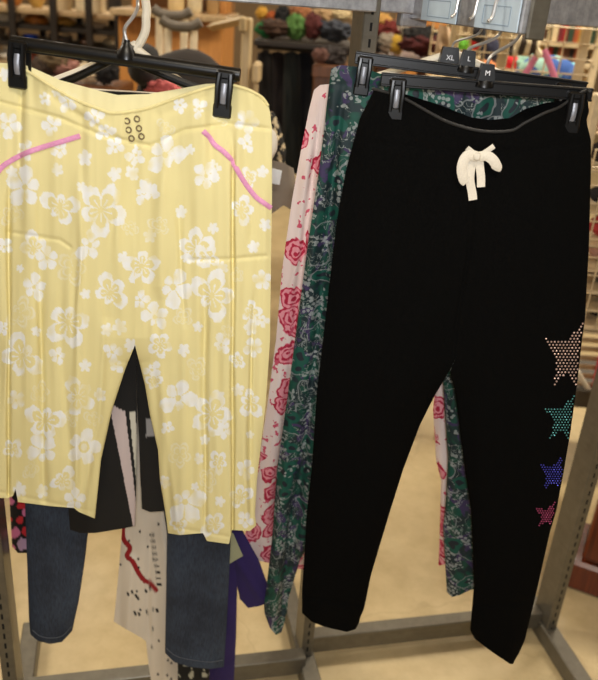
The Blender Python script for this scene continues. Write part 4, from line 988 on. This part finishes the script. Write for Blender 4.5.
# cream wire rack at the edge, with folded clothes
RY = 2.04
wr = empty('wire_rack', P(610, 200, RY)*np.array([1,1,0]), 'cream wire display rack beside the outer seam of the black joggers', 'wire rack')
X0, X1 = P(584, 200, RY)[0], P(700, 200, RY)[0]; z0, z1 = zat(610, 330, RY), zat(610, 95, RY)
b = MB()
for y in (150, 168, 186, 204, 222, 240, 258, 276, 294, 312, 330): z = zat(600, y, RY); b.tube([(X0, RY, z), (X1, RY, z)], .0024, 6)
for x in np.linspace(X0, X1, 9): b.tube([(x, RY-.004, z0), (x+.0, RY-.004, zat(600,150,RY))], .0024, 6)
build('wire_grid', b, m_cream_wire, wr)
b = MB(); b.box((P(597, 100, RY-.02)[0], RY-.02, .65), (.026, .026, 1.42), None, .005); build('post', b, m_cream_wire, wr)
b = MB(); b.box((X1, RY+.2, .65), (.02, .026, 1.3), None, .005); build('post', b, m_cream_wire, wr)
b = MB(); b.box(((X0+X1)/2, RY+.15, z0-.006), (X1-X0, .26, .01), None, .002); build('rack_shelf', b, m_cream_wire, wr)
for a in ((586,100,640,130,'red',(170,32,34)),(588,140,640,165,'dark',(40,26,24)),(588,184,640,206,'charcoal',(30,28,28)),(588,214,640,238,'crimson and white',(190,60,60)),(588,236,640,262,'pale rose',(206,160,140)),(588,258,640,282,'taupe',(130,104,82)),(588,278,640,300,'olive grey',(116,108,84)),(588,298,640,322,'black',(24,20,20))):
    b = MB(); b.box(((X0+X1)/2, RY+.15, zat(614, a[3], RY+.12)-.004), (X1-X0-.03, .24, .006), None, .001); build('rack_shelf', b, m_cream_wire, wr)
    heap(*a[:4], RY+.12, a[5], f'{a[4]} folded cloth stacked in the cream wire rack beside the black joggers', 'folded_cloth', 'cloth', .08, .5)
# slatted crate, grey shelf edge and red-brown cabinet
KY = 2.40
b = MB(); X0, X1 = P(576, 350, KY)[0], P(690, 350, KY)[0]
for k in range(8):
    z = zat(590, 322 + k*9, KY); b.box(((X0+X1)/2, KY, z), (X1-X0, .012, .017), None, .003)
for xx in (X0, X1): b.box((xx, KY+.016, (zat(590,320,KY)+zat(640,395,2.36)+.004)/2), (.03, .02, zat(590,320,KY)-zat(640,395,2.36)-.004), None, .003)
build('slatted_panel', b, m_tanboard, label='tan slatted wooden panel below the cream wire rack', cat='panel')
gs = empty('steel_shelf', P(600, 405, 1.98)*np.array([1,1,0]), 'grey steel shelf edge level with the teal rhinestone star', 'shelf')
b = MB(); pbox(b, 573, 395, 720, 413, 2.36, .26, .003); X0, X1 = P(573, 404, 2.36)[0], P(720, 404, 2.36)[0]; build('shelf_board', b, plain('dark_grey_steel', (84, 78, 68), .5, .4), gs)
b = MB(); b.box((X1-.03, 2.42, zat(640,413,2.36)/2), (.04, .04, zat(640,413,2.36)), None, .003); build('leg', b, m_rack, gs)
b = MB(); b.box((X0+.03, 2.56, zat(640,413,2.36)/2), (.04, .04, zat(640,413,2.36)), None, .003); build('leg', b, m_rack, gs)
b = MB(); q = [P(592,394,2.375), P(599,358,2.375), P(614,358,2.375), P(607,394,2.375)]; b.add([v for v in q] + [v+np.array([0,.012,0]) for v in q], [(0,3,2,1), (4,5,6,7), (0,1,5,4), (1,2,6,5), (2,3,7,6), (3,0,4,7)])
build('pink_folder', b, plain('pink_card', (224, 84, 110), .5), label='pink folder standing on the grey steel shelf', cat='folder')
b = MB(); b.tube([P(590, 392, 2.375), P(577, 371, 2.375)], .009, 10); build('white_tube', b, m_white_plastic, label='white tube standing on the grey steel shelf', cat='tube')
base = G(561, 589); cab = empty('mahogany_cabinet', (base[0]+.3, base[1]+.2, 0), 'red brown wooden cabinet standing on the concrete floor beyond the rack upright', 'cabinet')
hz_ = zat(590, 420, base[1]+.1)
cd = np.array([base[0], base[1], 0]); cd /= np.linalg.norm(cd); cx_ = np.array([cd[1], -cd[0], 0]); AXC = [cx_, cd, ez]; o_ = np.array([base[0], base[1], 0]) + cx_*.012 + cd*.012
cp = lambda a, b_, z: o_ + cx_*a + cd*b_ + ez*z
b = MB(); b.box(cp(.30, .11, .05), (.62, .22, .10), AXC, .01); build('plinth', b, m_mahog, cab)
b = MB(); b.box(cp(.31, .115, (hz_+.1)/2), (.58, .20, hz_-.1), AXC, .008); build('body', b, m_mahog, cab)
b = MB(); b.box(cp(.30, .11, hz_+.012), (.64, .24, .025), AXC, .008); build('top_board', b, m_mahog, cab)
for xx in (.045, .575): b = MB(); b.box(cp(xx, .010, (hz_+.1)/2), (.05, .02, hz_-.14), AXC, .006); build('stile', b, m_mahog, cab)
b = MB(); b.box(cp(.31, .012, (hz_+.1)/2), (.42, .012, hz_-.2), AXC, .006); build('door_panel', b, wood('redwood_panel', (100, 40, 16), (136, 62, 26), .3), cab)
# flowered cloth beside the grey garment
g_ = Garment(2.0, .04, .015, (9, 14), 33)
def scrap2(x, y, side):
    v = vnoise(x/5, y/5) + .6*vnoise(x/2.4+7, y/2.4); o = np.where((v > .1)[..., None], np.array(lin((200,184,150))), np.array(lin((22,20,18)))); o[..., 3] = 1; return o
g_.panel([(100,240),(180,240)], [(100,268),(125,280),(150,286),(180,284)], [(240,108),(275,112)], [(240,172),(286,166)], None, ns=60, nv=70, colour=scrap2)
g_.make('patterned_scarf', m_printed, None, 'black and cream patterned cloth above the grey garment', 'cloth')

heap(261, 128, 277.5, 160, 1.34, (236,228,210), 'white cloth bulging from behind the hip of the yellow capris', 'white_cloth', 'cloth', .08, .5)

# ------------------------------------------------------------------ light and exposure
def area(name, loc, size, power, col, rot=(0, 0, 0), sy=None):
    l = bpy.data.lights.new(name, 'AREA'); l.shape = 'RECTANGLE'; l.size = size; l.size_y = sy or size; l.energy = power; l.color = col
    o = bpy.data.objects.new(name, l); C.objects.link(o); o.location = loc; o.rotation_euler = rot; return o
WARM = (1.0, .90, .74)
for x, y, p in ((-2.4, 2.2, 62), (1.2, 2.6, 66), (-1.2, 5.2, 45), (2.8, 5.2, 55), (0.2, -.3, 30), (-4, 6.8, 30), (4.5, 2.5, 30), (1.0, 8.2, 40)):
    area('ceiling_fixture', (x, y, 3.05), 1.2, p, WARM, sy=.3)
area('camera_flash', (0.02, -.12, 1.66), .10, 11.5, (.97, .98, 1.0), (math.radians(90) - PITCH + math.radians(6), 0, 0), .06)
w = bpy.data.worlds.new('world'); bpy.context.scene.world = w; w.use_nodes = True
w.node_tree.nodes['Background'].inputs['Color'].default_value = (1.0, .92, .80, 1); w.node_tree.nodes['Background'].inputs['Strength'].default_value = .15
vs = bpy.context.scene.view_settings
vs.view_transform = 'Standard'; vs.look = 'None'; vs.gamma = 1.0; vs.use_curve_mapping = False; vs.exposure = 0.0
